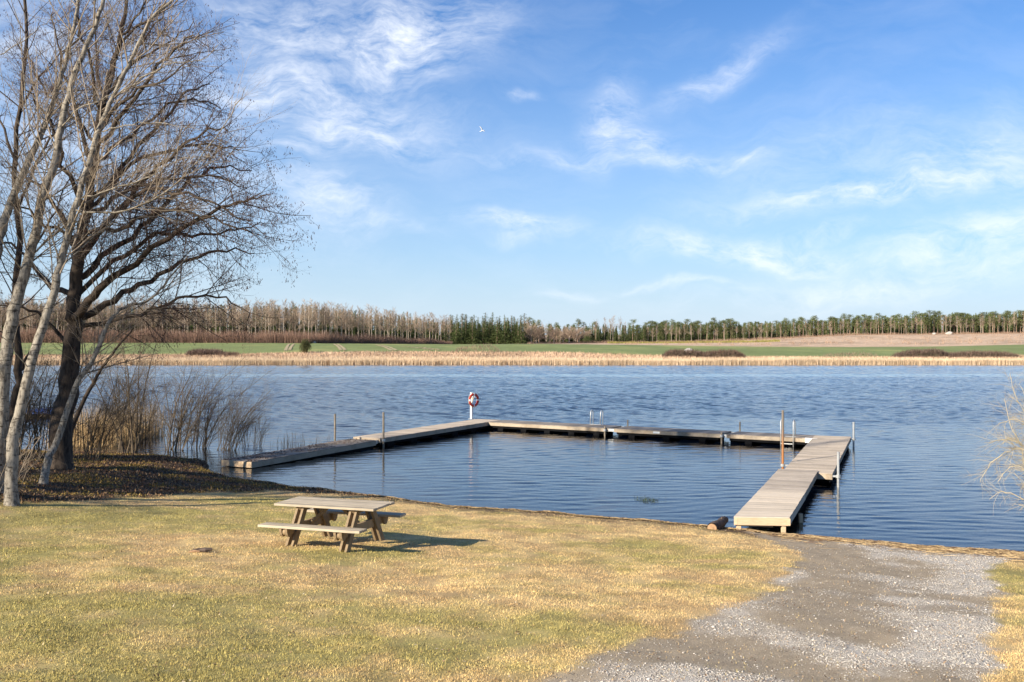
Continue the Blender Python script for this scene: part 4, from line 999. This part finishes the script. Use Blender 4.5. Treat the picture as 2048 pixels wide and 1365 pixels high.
# shrub reaching in from the right over the water
root = empty('overhanging_shrub'); tag(root, 'pale leafless shrub reaching in over the water from the right edge', 'shrub'); t = Tree(530, .14, -.02)
MAXLEN = {2: .55, 3: .28, 4: .16}; gd = 21.5
for lp, rr_ in [([(2120, 1110), (2100, 1000), (2075, 900), (2060, 820), (2040, 770)], .018), ([(2120, 1100), (2095, 980), (2060, 905), (2015, 880), (1968, 888)], .016), ([(2110, 1090), (2080, 960), (2050, 900), (2010, 905), (1975, 935), (1960, 965)], .013),
                ([(2100, 1100), (2070, 1020), (2030, 990), (1998, 985), (1978, 1000)], .012), ([(2056, 1090), (2050, 980), (2044, 900), (2020, 850), (2010, 800)], .009), ([(2110, 1080), (2080, 990), (2050, 940), (2020, 935), (1996, 965)], .012),
                ([(2130, 1100), (2100, 950), (2060, 860), (2030, 840), (1995, 850)], .014), ([(2120, 1090), (2090, 940), (2070, 860), (2035, 800), (2020, 750)], .012), ([(2130, 1080), (2100, 900), (2080, 800), (2065, 740)], .012)]:
    k = rng.uniform(-.5, .6); q, rq = t.limb([dp(x, y, gd + k * i / 4) for i, (x, y) in enumerate(lp)], rr_, .004, 1, jit=.012)
    t.side(q, rq, 2, 4, {2: 13, 3: 10, 4: 9}, .8, droop=.14, tmin=.25)
[tubes('stem', [q], 6, M['pale_twig'], root) for q in t.cat((1,))]; tubes('twigs', t.cat((2, 3, 4)), 3, M['pale_twig'], root)

# reeds behind the shrubs, and the covered boat
n = 5000; x = rng.uniform(-20.0, -15.6, n); y = 42.3 + rng.uniform(0, 5.5, n); cc = np.array([.50, .35, .18]) * rng.uniform(.6, 1.15, (n, 1))
keep = vn(x, y, .5, 600, 3) > .42; x, y, cc = x[keep], y[keep], cc[keep]; n = len(x)
tag(blades('reeds', np.stack([x, y, np.full(n, -.1)], 1), rng.uniform(.9, 2.0, n), rng.uniform(.012, .03, n), updir(n, .13), cc, M['blade']), 'tan dry reeds standing in the water behind the bank shrubs', 'reeds', kind='stuff')
M['bluecover'] = mat_plain('blue_boat_cover', (.02, .055, .20), .4, .25, 3, .5); M['hull'] = mat_plain('dark_hull', (.05, .045, .05), .5, .2)
bt = empty('rowing_boat', (-27.6, 59, 0), R(18)); bt.scale = (.75, .75, .75); tag(bt, 'small moored boat under a blue cover, glimpsed behind the left trunks', 'boat')
secs_ = [(-1.9, .10, .42), (-1.5, .48, .40), (-.7, .70, .37), (.3, .74, .37), (1.2, .68, .38), (1.75, .60, .40)]
v = []
for (xx_, hw, zt) in secs_:
    v += [(xx_, -hw, zt), (xx_, -hw * .8, .08), (xx_, 0, -.08), (xx_, hw * .8, .08), (xx_, hw, zt)]
mb = MB(); f = [(i * 5 + j, i * 5 + j + 1, (i + 1) * 5 + j + 1, (i + 1) * 5 + j) for i in range(5) for j in range(4)] + [(4, 3, 2, 1, 0), (25, 26, 27, 28, 29)]
mb.add(v, f).build('hull', M['hull'], bt, smooth=True)
v = []
for k, (xx_, hw, zt) in enumerate(secs_):
    rz_ = [.02, .16, .30, .34, .30, .16][k]; v += [(xx_ * 1.01, -hw - .03, zt - .08), (xx_ * 1.01, -hw - .02, zt + .03), (xx_ * 1.01, 0, zt + rz_), (xx_ * 1.01, hw + .02, zt + .03), (xx_ * 1.01, hw + .03, zt - .08)]
mb = MB(); f = [(i * 5 + j, i * 5 + j + 1, (i + 1) * 5 + j + 1, (i + 1) * 5 + j) for i in range(5) for j in range(4)] + [(4, 3, 2, 1, 0), (25, 26, 27, 28, 29)]
mb.add(v, f).build('cover', M['bluecover'], bt, smooth=True)

# trees standing just outside the left edge, whose shadows stripe the shaded bank
def copy_tree(o, parent=None):
    c = o.copy(); COL.objects.link(c); c.parent = parent
    for ch in list(o.children): copy_tree(ch, c)
    return c

shade = D.objects['alder_tree']
for (dx, dy, rz, lb_) in ((-10.5, -9.0, .5, 'dark alder outside the left edge of the view, shading the bank'), (-8.5, -14.0, 2.2, 'dark alder outside the view, nearer than the others on the left'), (-14.5, -4.5, 4.0, 'dark alder outside the view, furthest along the left shore')):
    c = copy_tree(shade); g = np.array([-14.0, 29.6]); ca, sa = math.cos(rz), math.sin(rz)
    b0 = np.array(path0[0][:2]); nb = b0 + [dx, dy]
    c.rotation_euler = (0, 0, rz); c.location = (nb[0] - (b0[0] * ca - b0[1] * sa), nb[1] - (b0[0] * sa + b0[1] * ca), float(gz(nb[0], nb[1])) - path0[0][2] - .1); c['label'] = lb_
bpy.data.objects['alder_tree']['category'] = 'tree'

# ------------------------------------------------------------------ forest across the lake
def mat_forest(name, c, var=.3, rough=.85):
    return mat_leaf(name, c, var, rough)
M['f_trunk'] = mat_leaf('pale_trunks', (.42, .35, .28), .4, .9); M['f_twig'] = mat_leaf('bare_crowns', (.34, .255, .19), .3, .9)
M['f_pine_trunk'] = mat_leaf('pine_trunks', (.26, .18, .13), .35, .9)
M['f_spruce'] = mat_leaf('spruce_needles', (.075, .095, .032), .45, .8); M['f_pine'] = mat_leaf('pine_needles', (.125, .145, .055), .4, .8)
def clump_mesh(name, P, S, N=None):
    """random leaf-like triangles at P with size S"""
    n = len(P); a = rng.normal(0, 1, (n, 3)); b = rng.normal(0, 1, (n, 3)); a /= np.linalg.norm(a, axis=1, keepdims=True); b /= np.linalg.norm(b, axis=1, keepdims=True)
    V = np.stack([P, P + a * S[:, None], P + b * S[:, None]], 1).reshape(-1, 3); return npmesh(name, V, np.arange(3 * n).reshape(-1, 3))
def tpl_aspen(seed, h):
    rg = np.random.default_rng(seed); z = np.linspace(0, h, 7); T = np.stack([rg.normal(0, .12, 7).cumsum() * .5, rg.normal(0, .12, 7).cumsum() * .5, z], 1)
    trunk = [(T, np.linspace(.19, .03, 7))]; tw = []
    c0 = rg.uniform(.35, .5)
    for i in range(46):
        t = rg.uniform(c0, .98); p = np.array([np.interp(t * h, z, T[:, k]) for k in range(3)]); a = rg.uniform(0, 6.3); L = h * (.20 * (1.15 - t) + .05) * rg.uniform(.7, 1.4)
        e = rg.uniform(.55, 1.15); d = np.array([math.cos(a) * math.cos(e), math.sin(a) * math.cos(e), math.sin(e)]); q = p + d * L; m_ = (p + q) / 2 - [0, 0, .06 * L]
        tw.append((np.array([p, m_, q]), np.array([.05, .035, .015])))
        for j in range(11):
            u = rg.uniform(.2, 1); s0 = p + (q - p) * u; d2 = d + rg.normal(0, .55, 3); d2 /= np.linalg.norm(d2); l2 = L * rg.uniform(.18, .45)
            tw.append((np.array([s0, s0 + d2 * l2 * .5, s0 + d2 * l2 + [0, 0, .05]]), np.array([.026, .02, .010])))
    return trunk, tw
def tpl_mesh(trunk, tw, sides=5):
    a = tubes('t', trunk, sides); b = tubes('t', tw, 3) if tw else None
    ma, mb_ = a.data, (b.data if b else None); D.objects.remove(a)
    if b: D.objects.remove(b)
    return ma, mb_
def spruce_pts(rg, h, w, dens=1.0):
    P, S = [], []
    z = .05 * h
    while z < h * .985:
        t = z / h; r = w * (1 - t) ** .75 * rg.uniform(.75, 1.2) + .12; k = max(4, int(9 * (1 - t) + 4))
        for i in range(k):
            a = rg.uniform(0, 6.3); L = r * rg.uniform(.65, 1.15)
            for u in np.linspace(.15, 1, max(3, int(L / .33 * dens))):
                P.append((math.cos(a) * L * u + rg.normal(0, .10), math.sin(a) * L * u + rg.normal(0, .10), z - .32 * L * u * u * 1.1 + .10 * L * u + rg.normal(0, .09))); S.append(rg.uniform(.25, .55) * (1.15 - .5 * t))
        z += h * .022 * rg.uniform(.8, 1.2)
    return np.array(P), np.array(S)
def pine_pts(rg, h):
    P, S = [], []
    for i in range(52):
        t = rg.uniform(.46, 1.0); R_ = h * .15 * math.sin(min(1, (1.06 - t) / .45) * math.pi / 2) * rg.uniform(.3, 1.1); a = rg.uniform(0, 6.3); c = np.array([math.cos(a) * R_, math.sin(a) * R_, t * h])
        m_ = 34; q = rg.normal(0, 1, (m_, 3)) * [.50, .50, .28] + c; P.append(q); S.append(rg.uniform(.2, .42, m_))
    return np.concatenate(P), np.concatenate(S)
TP = {'aspen': [], 'spruce': [], 'pine': [], 'bush': []}
for k in range(5):
    tr_, tw = tpl_aspen(700 + k, 20); a, b = tpl_mesh(tr_, tw); a.materials.append(M['f_trunk']); b.materials.append(M['f_twig']); TP['aspen'].append((a, b, 20.0))
for k in range(4):
    rg = np.random.default_rng(720 + k); P, S = spruce_pts(rg, 20, rg.uniform(2.9, 3.9)); b = clump_mesh('c', P, S); b.materials.append(M['f_spruce'])
    a, _ = tpl_mesh([(np.array([[0, 0, 0], [0, 0, 10.], [0, 0, 19.8]]), np.array([.22, .12, .02]))], None); a.materials.append(M['f_pine_trunk']); TP['spruce'].append((a, b, 20.0))
for k in range(4):
    rg = np.random.default_rng(740 + k); P, S = pine_pts(rg, 18); b = clump_mesh('c', P, S); b.materials.append(M['f_pine'])
    T = np.array([[0, 0, 0], [.1, .05, 6.], [-.1, .1, 12.], [0, 0, 17.5]]); br = [(np.array([[0, 0, z], [math.cos(q) * .9, math.sin(q) * .9, z + .5], [math.cos(q) * 2, math.sin(q) * 2, z + .9]]), np.array([.06, .04, .02])) for z, q in zip(rg.uniform(8, 16, 14), rg.uniform(0, 6.3, 14))]
    a, _ = tpl_mesh([(T, np.array([.22, .18, .14, .04]))], None); a2 = tubes('t', [(T, np.array([.22, .18, .14, .04]))], 6); D.objects.remove(a2); a.materials.append(M['f_pine_trunk']); TP['pine'].append((a, b, 18.0))
# broad rounded bare trees (willow, ash) for the light clump beside the spruces
TP['round'] = []
for k in range(3):
    MAXLEN = {1: 7, 2: 4.5, 3: 2.2}
    t = Tree(760 + k, .16, .05); t.limb([(0, 0, 0), (.1, .1, 2), (0, .2, 4)], .3, .2, 0)
    for i in range(11):
        a = rng.uniform(0, 6.3); e = rng.uniform(.5, 1.4); t.grow(np.array([0, .1, rng.uniform(1, 4)]), np.array([math.cos(a) * math.cos(e), math.sin(a) * math.cos(e), math.sin(e)]), rng.uniform(5, 8.5), .12, 1, 3, {2: 1.6, 3: 2.6}, .6, 6, up=None) if False else t.grow(np.array([0, .1, rng.uniform(1, 4)]), np.array([math.cos(a) * math.cos(e), math.sin(a) * math.cos(e), math.sin(e)]), rng.uniform(5, 8.5), .12, 1, 3, {2: 1.6, 3: 2.6}, .6)
    tw = [(p, np.maximum(r, .022)) for p, r in t.cat((2, 3))]
    a = tubes('t', t.cat((0,)), 6); b1 = tubes('t', t.cat((1,)), 4); b2 = tubes('t', tw, 3)
    import bmesh
    bm = bmesh.new(); bm.from_mesh(b1.data); bm.from_mesh(b2.data); bme = D.meshes.new('c'); bm.to_mesh(bme); bm.free()
    ma = a.data
    for o in (a, b1, b2): D.objects.remove(o)
    ma.materials.append(M['f_trunk']); bme.materials.append(M['f_twig']); TP['round'].append((ma, bme, 11.0))
NAMES = {'aspen': 'bare_aspen', 'spruce': 'spruce_tree', 'pine': 'pine_tree', 'round': 'bare_tree'}
def far_tree(kind, px, d, h, label, group, squash=1.0, rg=random.Random(77)):
    a, b, H = TP[kind][rg.randrange(len(TP[kind]))]; x = (px - CX) / F * d; k = h / H
    e = empty(NAMES[kind], (x, d, float(fz(x, d)) - .15), rg.uniform(0, 6.28)); sq = squash * rg.uniform(.78, 1.25); e.scale = (k * sq, k * sq, k); e.rotation_euler = (rg.uniform(-.03, .03), rg.uniform(-.03, .03), rg.uniform(0, 6.28)); tag(e, label, 'tree', group)
    for nm, m_ in (('trunk', a), ('crown', b)):
        o = D.objects.new(nm, m_); COL.objects.link(o); o.parent = e
    return e
fr = random.Random(99)
EPX = [-160, 0, 300, 450, 620, 890, 1055, 1100, 1200, 1300, 1500, 1700, 1900, 2048, 2200]
EDG = [425, 425, 430, 436, 445, 560, 565, 600, 650, 690, 720, 735, 742, 748, 750]        # distance of the forest edge
TOP = [590, 592, 600, 602, 602, 632, 634, 640, 640, 641, 640, 630, 622, 618, 618]        # where the tree tops stand against the sky
def edge(px): return float(np.interp(px, EPX, EDG))
def height_to(px, d, py):
    x = (px - CX) / F * d; return max(4.0, HC - (py - CY) / F * d - float(fz(x, d)))
def row(kind, px0, px1, step, back, dy, label, group, hj=.18, squash=1.0):
    px = px0
    while px < px1:
        q = px + fr.uniform(-.45, .45) * step; d = edge(q) + back + fr.uniform(0, 14)
        h = height_to(q, d, float(np.interp(q, EPX, TOP)) + dy + fr.uniform(-3, 6)) * fr.uniform(1 - hj, 1 + hj * .3)
        far_tree(kind, q, d, h, label, group, squash); px += step
ZA = [(-90, 520, 'seen through the left shore trees'), (520, 700, 'near the far juniper'), (700, 905, 'between the juniper and the dense spruces')]
for a_, b_, w_ in ZA:
    row('aspen', a_, b_, 7.2, 3, 2, 'bare front-row aspen of the far forest, ' + w_, 'front row aspens ' + w_)
    row('aspen', a_, b_, 8.5, 18, 0, 'bare aspen behind the far front row, ' + w_, 'second row aspens ' + w_)
row('spruce', -100, 900, 17, 34, 1, 'dark spruce peeping out behind the bare aspens of the far forest', 'spruces behind the far aspens', squash=1.25)
row('spruce', 903, 1052, 7.5, 2, -4, 'dark green spruce in the front row of the dense stand mid far shore', 'front spruces of the dense stand', hj=.16, squash=1.95)
row('spruce', 898, 1056, 9, 16, -8, 'tall spruce top rising at the back of the dense stand mid far shore', 'rear spruces of the dense stand', hj=.16, squash=1.95)
row('round', 1062, 1172, 11, 0, 8, 'light brown rounded bare tree right of the dense spruce stand', 'rounded bare trees right of the spruce stand', squash=1.25)
row('pine', 1056, 1190, 13, 28, -1, 'pine rising behind the rounded bare trees right of the spruce stand', 'pines behind the rounded bare trees', squash=1.2)
row('spruce', 1170, 1300, 10, 4, 6, 'narrow spruce in the sparse strip right of the rounded bare trees', 'narrow spruces right of the rounded bare trees', hj=.25, squash=1.2)
row('aspen', 1195, 1260, 11, 14, -4, 'tall faint bare aspen above the narrow spruces', 'bare aspens above the narrow spruces')
row('spruce', 1290, 1500, 11, 10, 4, 'spruce in the long mixed wood on the right half of the far shore', 'spruces of the mixed wood on the right', hj=.2, squash=1.25)
ZP = [(1265, 1560, 'behind the yellowish young growth'), (1560, 1850, 'above the middle of the cleared slope'), (1850, 2130, 'above the cleared slope at the right edge')]
for a_, b_, w_ in ZP:
    row('pine', a_, b_, 7.0, 14, 0, 'bare-stemmed pine of the far wood ' + w_, 'pines of the far wood ' + w_, squash=1.7)
    row('aspen', a_ + 30, b_, 11, 2, 9, 'bare greyish tree fronting the pines ' + w_, 'bare trees fronting the pines ' + w_)
row('spruce', 1500, 2100, 22, 26, 8, 'dark spruce between the pines of the mixed wood on the right', 'dark spruces between the pines on the right', squash=1.3)
# the depth of the wood: everything behind the edge trees, beyond counting
def wood(name, px0, px1, step, b0, b1, dy, label, matn, dens=.8, w=2.6, lo=.0):
    Ps, Ss = [], []; px = px0; rg = np.random.default_rng(int(px0) + 3000)
    while px < px1:
        for bk in np.linspace(b0, b1, 3):
            q = px + rg.uniform(-.5, .5) * step; d = edge(q) + bk + rg.uniform(-6, 6); h = height_to(q, d, float(np.interp(q, EPX, TOP)) + dy + rg.uniform(0, 10)); x = (q - CX) / F * d; z0 = float(fz(x, d))
            P, S = spruce_pts(rg, h, w * h / 20 * 1.2, dens * .6); P = P[P[:, 2] > lo * h]; S = S[:len(P)] * 1.6; Ps.append(P + [x, d, z0]); Ss.append(S)
        px += step
    o = linkmesh(name, clump_mesh(name, np.concatenate(Ps), np.concatenate(Ss)), matn); tag(o, label, 'wood', kind='stuff')
wood('wood', -160, 900, 9, 52, 80, 7, 'deep dark wood behind the aspens on the left of the far shore', M['f_spruce'])
wood('wood', 900, 1320, 9, 50, 75, 8, 'deep dark wood behind the middle of the far shore', M['f_spruce'])
wood('wood', 1320, 2160, 8, 44, 75, 3, 'deep dark wood behind the pines on the right of the far shore', M['f_pine'])

# russet brushwood at the foot of the aspens, and bank bushes
def brush(name, gen, n, hmin, hmax, col, label, cat=None, kind='stuff', group=None, wid=(.05, .12), lean=.35):
    x, y, hs = gen(n); z = fz(x, y); hh = hs * rng.uniform(hmin, hmax, len(x)); cc = np.array(col) * rng.uniform(.55, 1.35, (len(x), 1))
    o = blades(name, np.stack([x, y, z - .05], 1), hh, rng.uniform(*wid, len(x)), updir(len(x), lean), cc, M['blade']); tag(o, label, cat, group, kind if kind else None)
    if not kind: del_ = None
    return o
def g_edge(n):
    q = rng.uniform(-160, 905, n); d = np.interp(q, EPX, EDG) - 3 + rng.uniform(-3, 9, n); h = (.55 + .65 * vn(q, q * 0, .045, 800, 3)) * np.interp(q, [-160, 300, 800, 905], [1, 1, .72, .35]); return (q - CX) / F * d, d, h
brush('brushwood', g_edge, 75000, 2.6, 8.6, (.27, .165, .12), 'russet leafless brushwood at the foot of the aspens on the far shore', wid=(.05, .13), lean=.30)
def g_edge2(n):
    q = rng.uniform(1055, 2160, n); d = np.interp(q, EPX, EDG) - 2 + rng.uniform(-4, 14, n); h = .3 + .9 * vn(q, q * 0, .06, 801, 3); return (q - CX) / F * d, d, h
brush('brushwood', g_edge2, 26000, .6, 3.0, (.30, .20, .14), 'light brown scrub along the foot of the wood on the right', wid=(.05, .14), lean=.5)
def g_clear(n):
    q = rng.uniform(1250, 2160, n); d = rng.uniform(450, 735, n); keep = vn(q * 1.2, d * .22, .07, 802, 4) > .56; q, d = q[keep], d[keep]; return (q - CX) / F * d, d, np.ones(len(q))
brush('scrub', g_clear, 20000, .5, 1.7, (.36, .24, .165), 'low brown scrub scattered over the cleared slope on the right', wid=(.06, .18), lean=.7)
def g_young(n):
    q = rng.uniform(1215, 1560, n); d = rng.uniform(600, 640, n); return (q - CX) / F * d, d, .6 + .5 * vn(q, q * 0, .2, 803, 2)
brush('young_spruces', g_young, 9000, .6, 1.9, (.24, .21, .06), 'low yellowish-green young growth in front of the wood right of centre', wid=(.1, .3), lean=.25)
def bush(px, d, wpx, h, label, col, seed, group=None, dens=5200, cat='bush'):
    rg = np.random.default_rng(seed); W_ = wpx / F * d / 2; x0 = (px - CX) / F * d; n = dens
    q = rg.uniform(-1, 1, n); env = np.sqrt(np.maximum(0, 1 - np.abs(q) ** 2.6)) * (.62 + .55 * vn(q * W_, q * 0 + seed, .42, 810, 3))
    x = x0 + q * W_; y = d + rg.normal(0, 1.1, n); z = fz(x, y); zz = z + rg.uniform(0, 1, n) ** .8 * env * h * .75; P = np.stack([x, y, zz], 1)
    L = rg.uniform(.35, .9, n); dd = updir(n, .85); o = blades('bush', P, L, rg.uniform(.03, .075, n), dd, np.array(col) * rg.uniform(.5, 1.4, (n, 1)), M['blade']); tag(o, label, cat, group); return o
bush(1372, 206, 90, 2.0, 'dark tangled bush on the far bank, left half of the pair around the pale boulders', (.13, .088, .066), 1)
bush(1447, 205, 82, 1.9, 'dark tangled bush on the far bank, right half of the pair beside the pale boulders', (.14, .095, .07), 2)
bush(1848, 206, 118, 2.1, 'long dark bush thicket on the far bank towards the right edge, its left part', (.13, .09, .07), 3, dens=7000)
bush(1965, 205, 140, 1.7, 'long dark bush thicket on the far bank towards the right edge, its right part', (.15, .105, .08), 4, dens=7000)
bush(412, 208, 74, 1.7, 'low brown bush on the far bank seen between the left shrubs', (.15, .10, .08), 5)
bush(460, 206, 34, .7, 'tiny brown bush on the far bank right of a larger one', (.17, .11, .08), 6, dens=1500)
bush(955, 210, 90, 2.3, 'sparse see-through bush on the far bank below the spruce stand', (.24, .16, .12), 7, dens=900)
bush(1700, 210, 110, 1.4, 'faint sparse bush in front of the green field on the right', (.26, .18, .13), 8, dens=700)
# juniper
jx, jy = (611 - CX) / F * 210, 210.0; jz = float(fz(jx, jy)); rg = np.random.default_rng(55); Pj, Sj = [], []
for i in range(60):
    a = rg.uniform(0, 6.3); r_ = rg.uniform(0, 1.15); cz = rg.uniform(.15, 1.0); c = np.array([math.cos(a) * r_ * (1 - .35 * cz ** 3), math.sin(a) * r_, cz * 2.55]); m_ = 130
    q = rg.normal(0, 1, (m_, 3)) * [.20, .20, .30] + c; Pj.append(q); Sj.append(rg.uniform(.06, .16, m_))
Pj = np.concatenate(Pj); Pj[:, 2] = np.maximum(Pj[:, 2], 0.02); M['juniper'] = mat_leaf('juniper_needles', (.085, .09, .035), .5, .8)
je = empty('juniper', (jx, jy, jz - .1)); tag(je, 'round dark green juniper standing alone on the far bank', 'bush')
linkmesh('crown', clump_mesh('crown', Pj, np.concatenate(Sj)), M['juniper'], je)
tubes('trunk', [(np.array([[.1 * k, 0, 0], [.15 * k, .05, .6], [.22 * k, 0, 1.4]]), np.array([.10, .07, .03])) for k in (1.0,)], 6, M['alder'], je)
# boulders
M['rock'] = mat_plain('granite', (.42, .38, .34), .9, .3, 3, .2, 0, .5)
def boulder(px, d, sz, label, seed):
    import bmesh
    bm = bmesh.new(); bmesh.ops.create_icosphere(bm, subdivisions=3, radius=1); rg = np.random.default_rng(seed); dirs_ = rg.normal(0, 1, (9, 3)); dirs_ /= np.linalg.norm(dirs_, axis=1, keepdims=True)
    for v in bm.verts:
        p = np.array(v.co); k = 1.0
        for dn in dirs_:
            t_ = p.dot(dn)
            if t_ > .72: k = min(k, .72 / t_ * 1.02)
        p = p * k; v.co = (p[0] * sz * 1.25, p[1] * sz, p[2] * sz * .72)
    me = D.meshes.new('boulder'); bm.to_mesh(me); bm.free(); o = linkmesh('boulder', me, M['rock']); x = (px - CX) / F * d; o.location = (x, d, float(fz(x, d)) + sz * .3); o.rotation_euler = (0, 0, rg.uniform(0, 3)); tag(o, label, 'boulder'); return o
b1 = boulder(1378, 208.5, .95, 'pale boulder rising above the dark bush, left one of two', 61); b1.location.z += .9
b2 = boulder(1396, 208.8, .8, 'pale boulder above the dark bush, right one of two', 62); b2.location.z += .55
boulder(1868, 735, 1.6, 'small pale boulder at the forest edge on the right, left one of two', 63)
boulder(1898, 736, 2.2, 'small pale boulder at the forest edge on the right, right one of two', 64)
boulder(628, 443, .9, 'pale boulder at the foot of the far brushwood right of the juniper', 65)
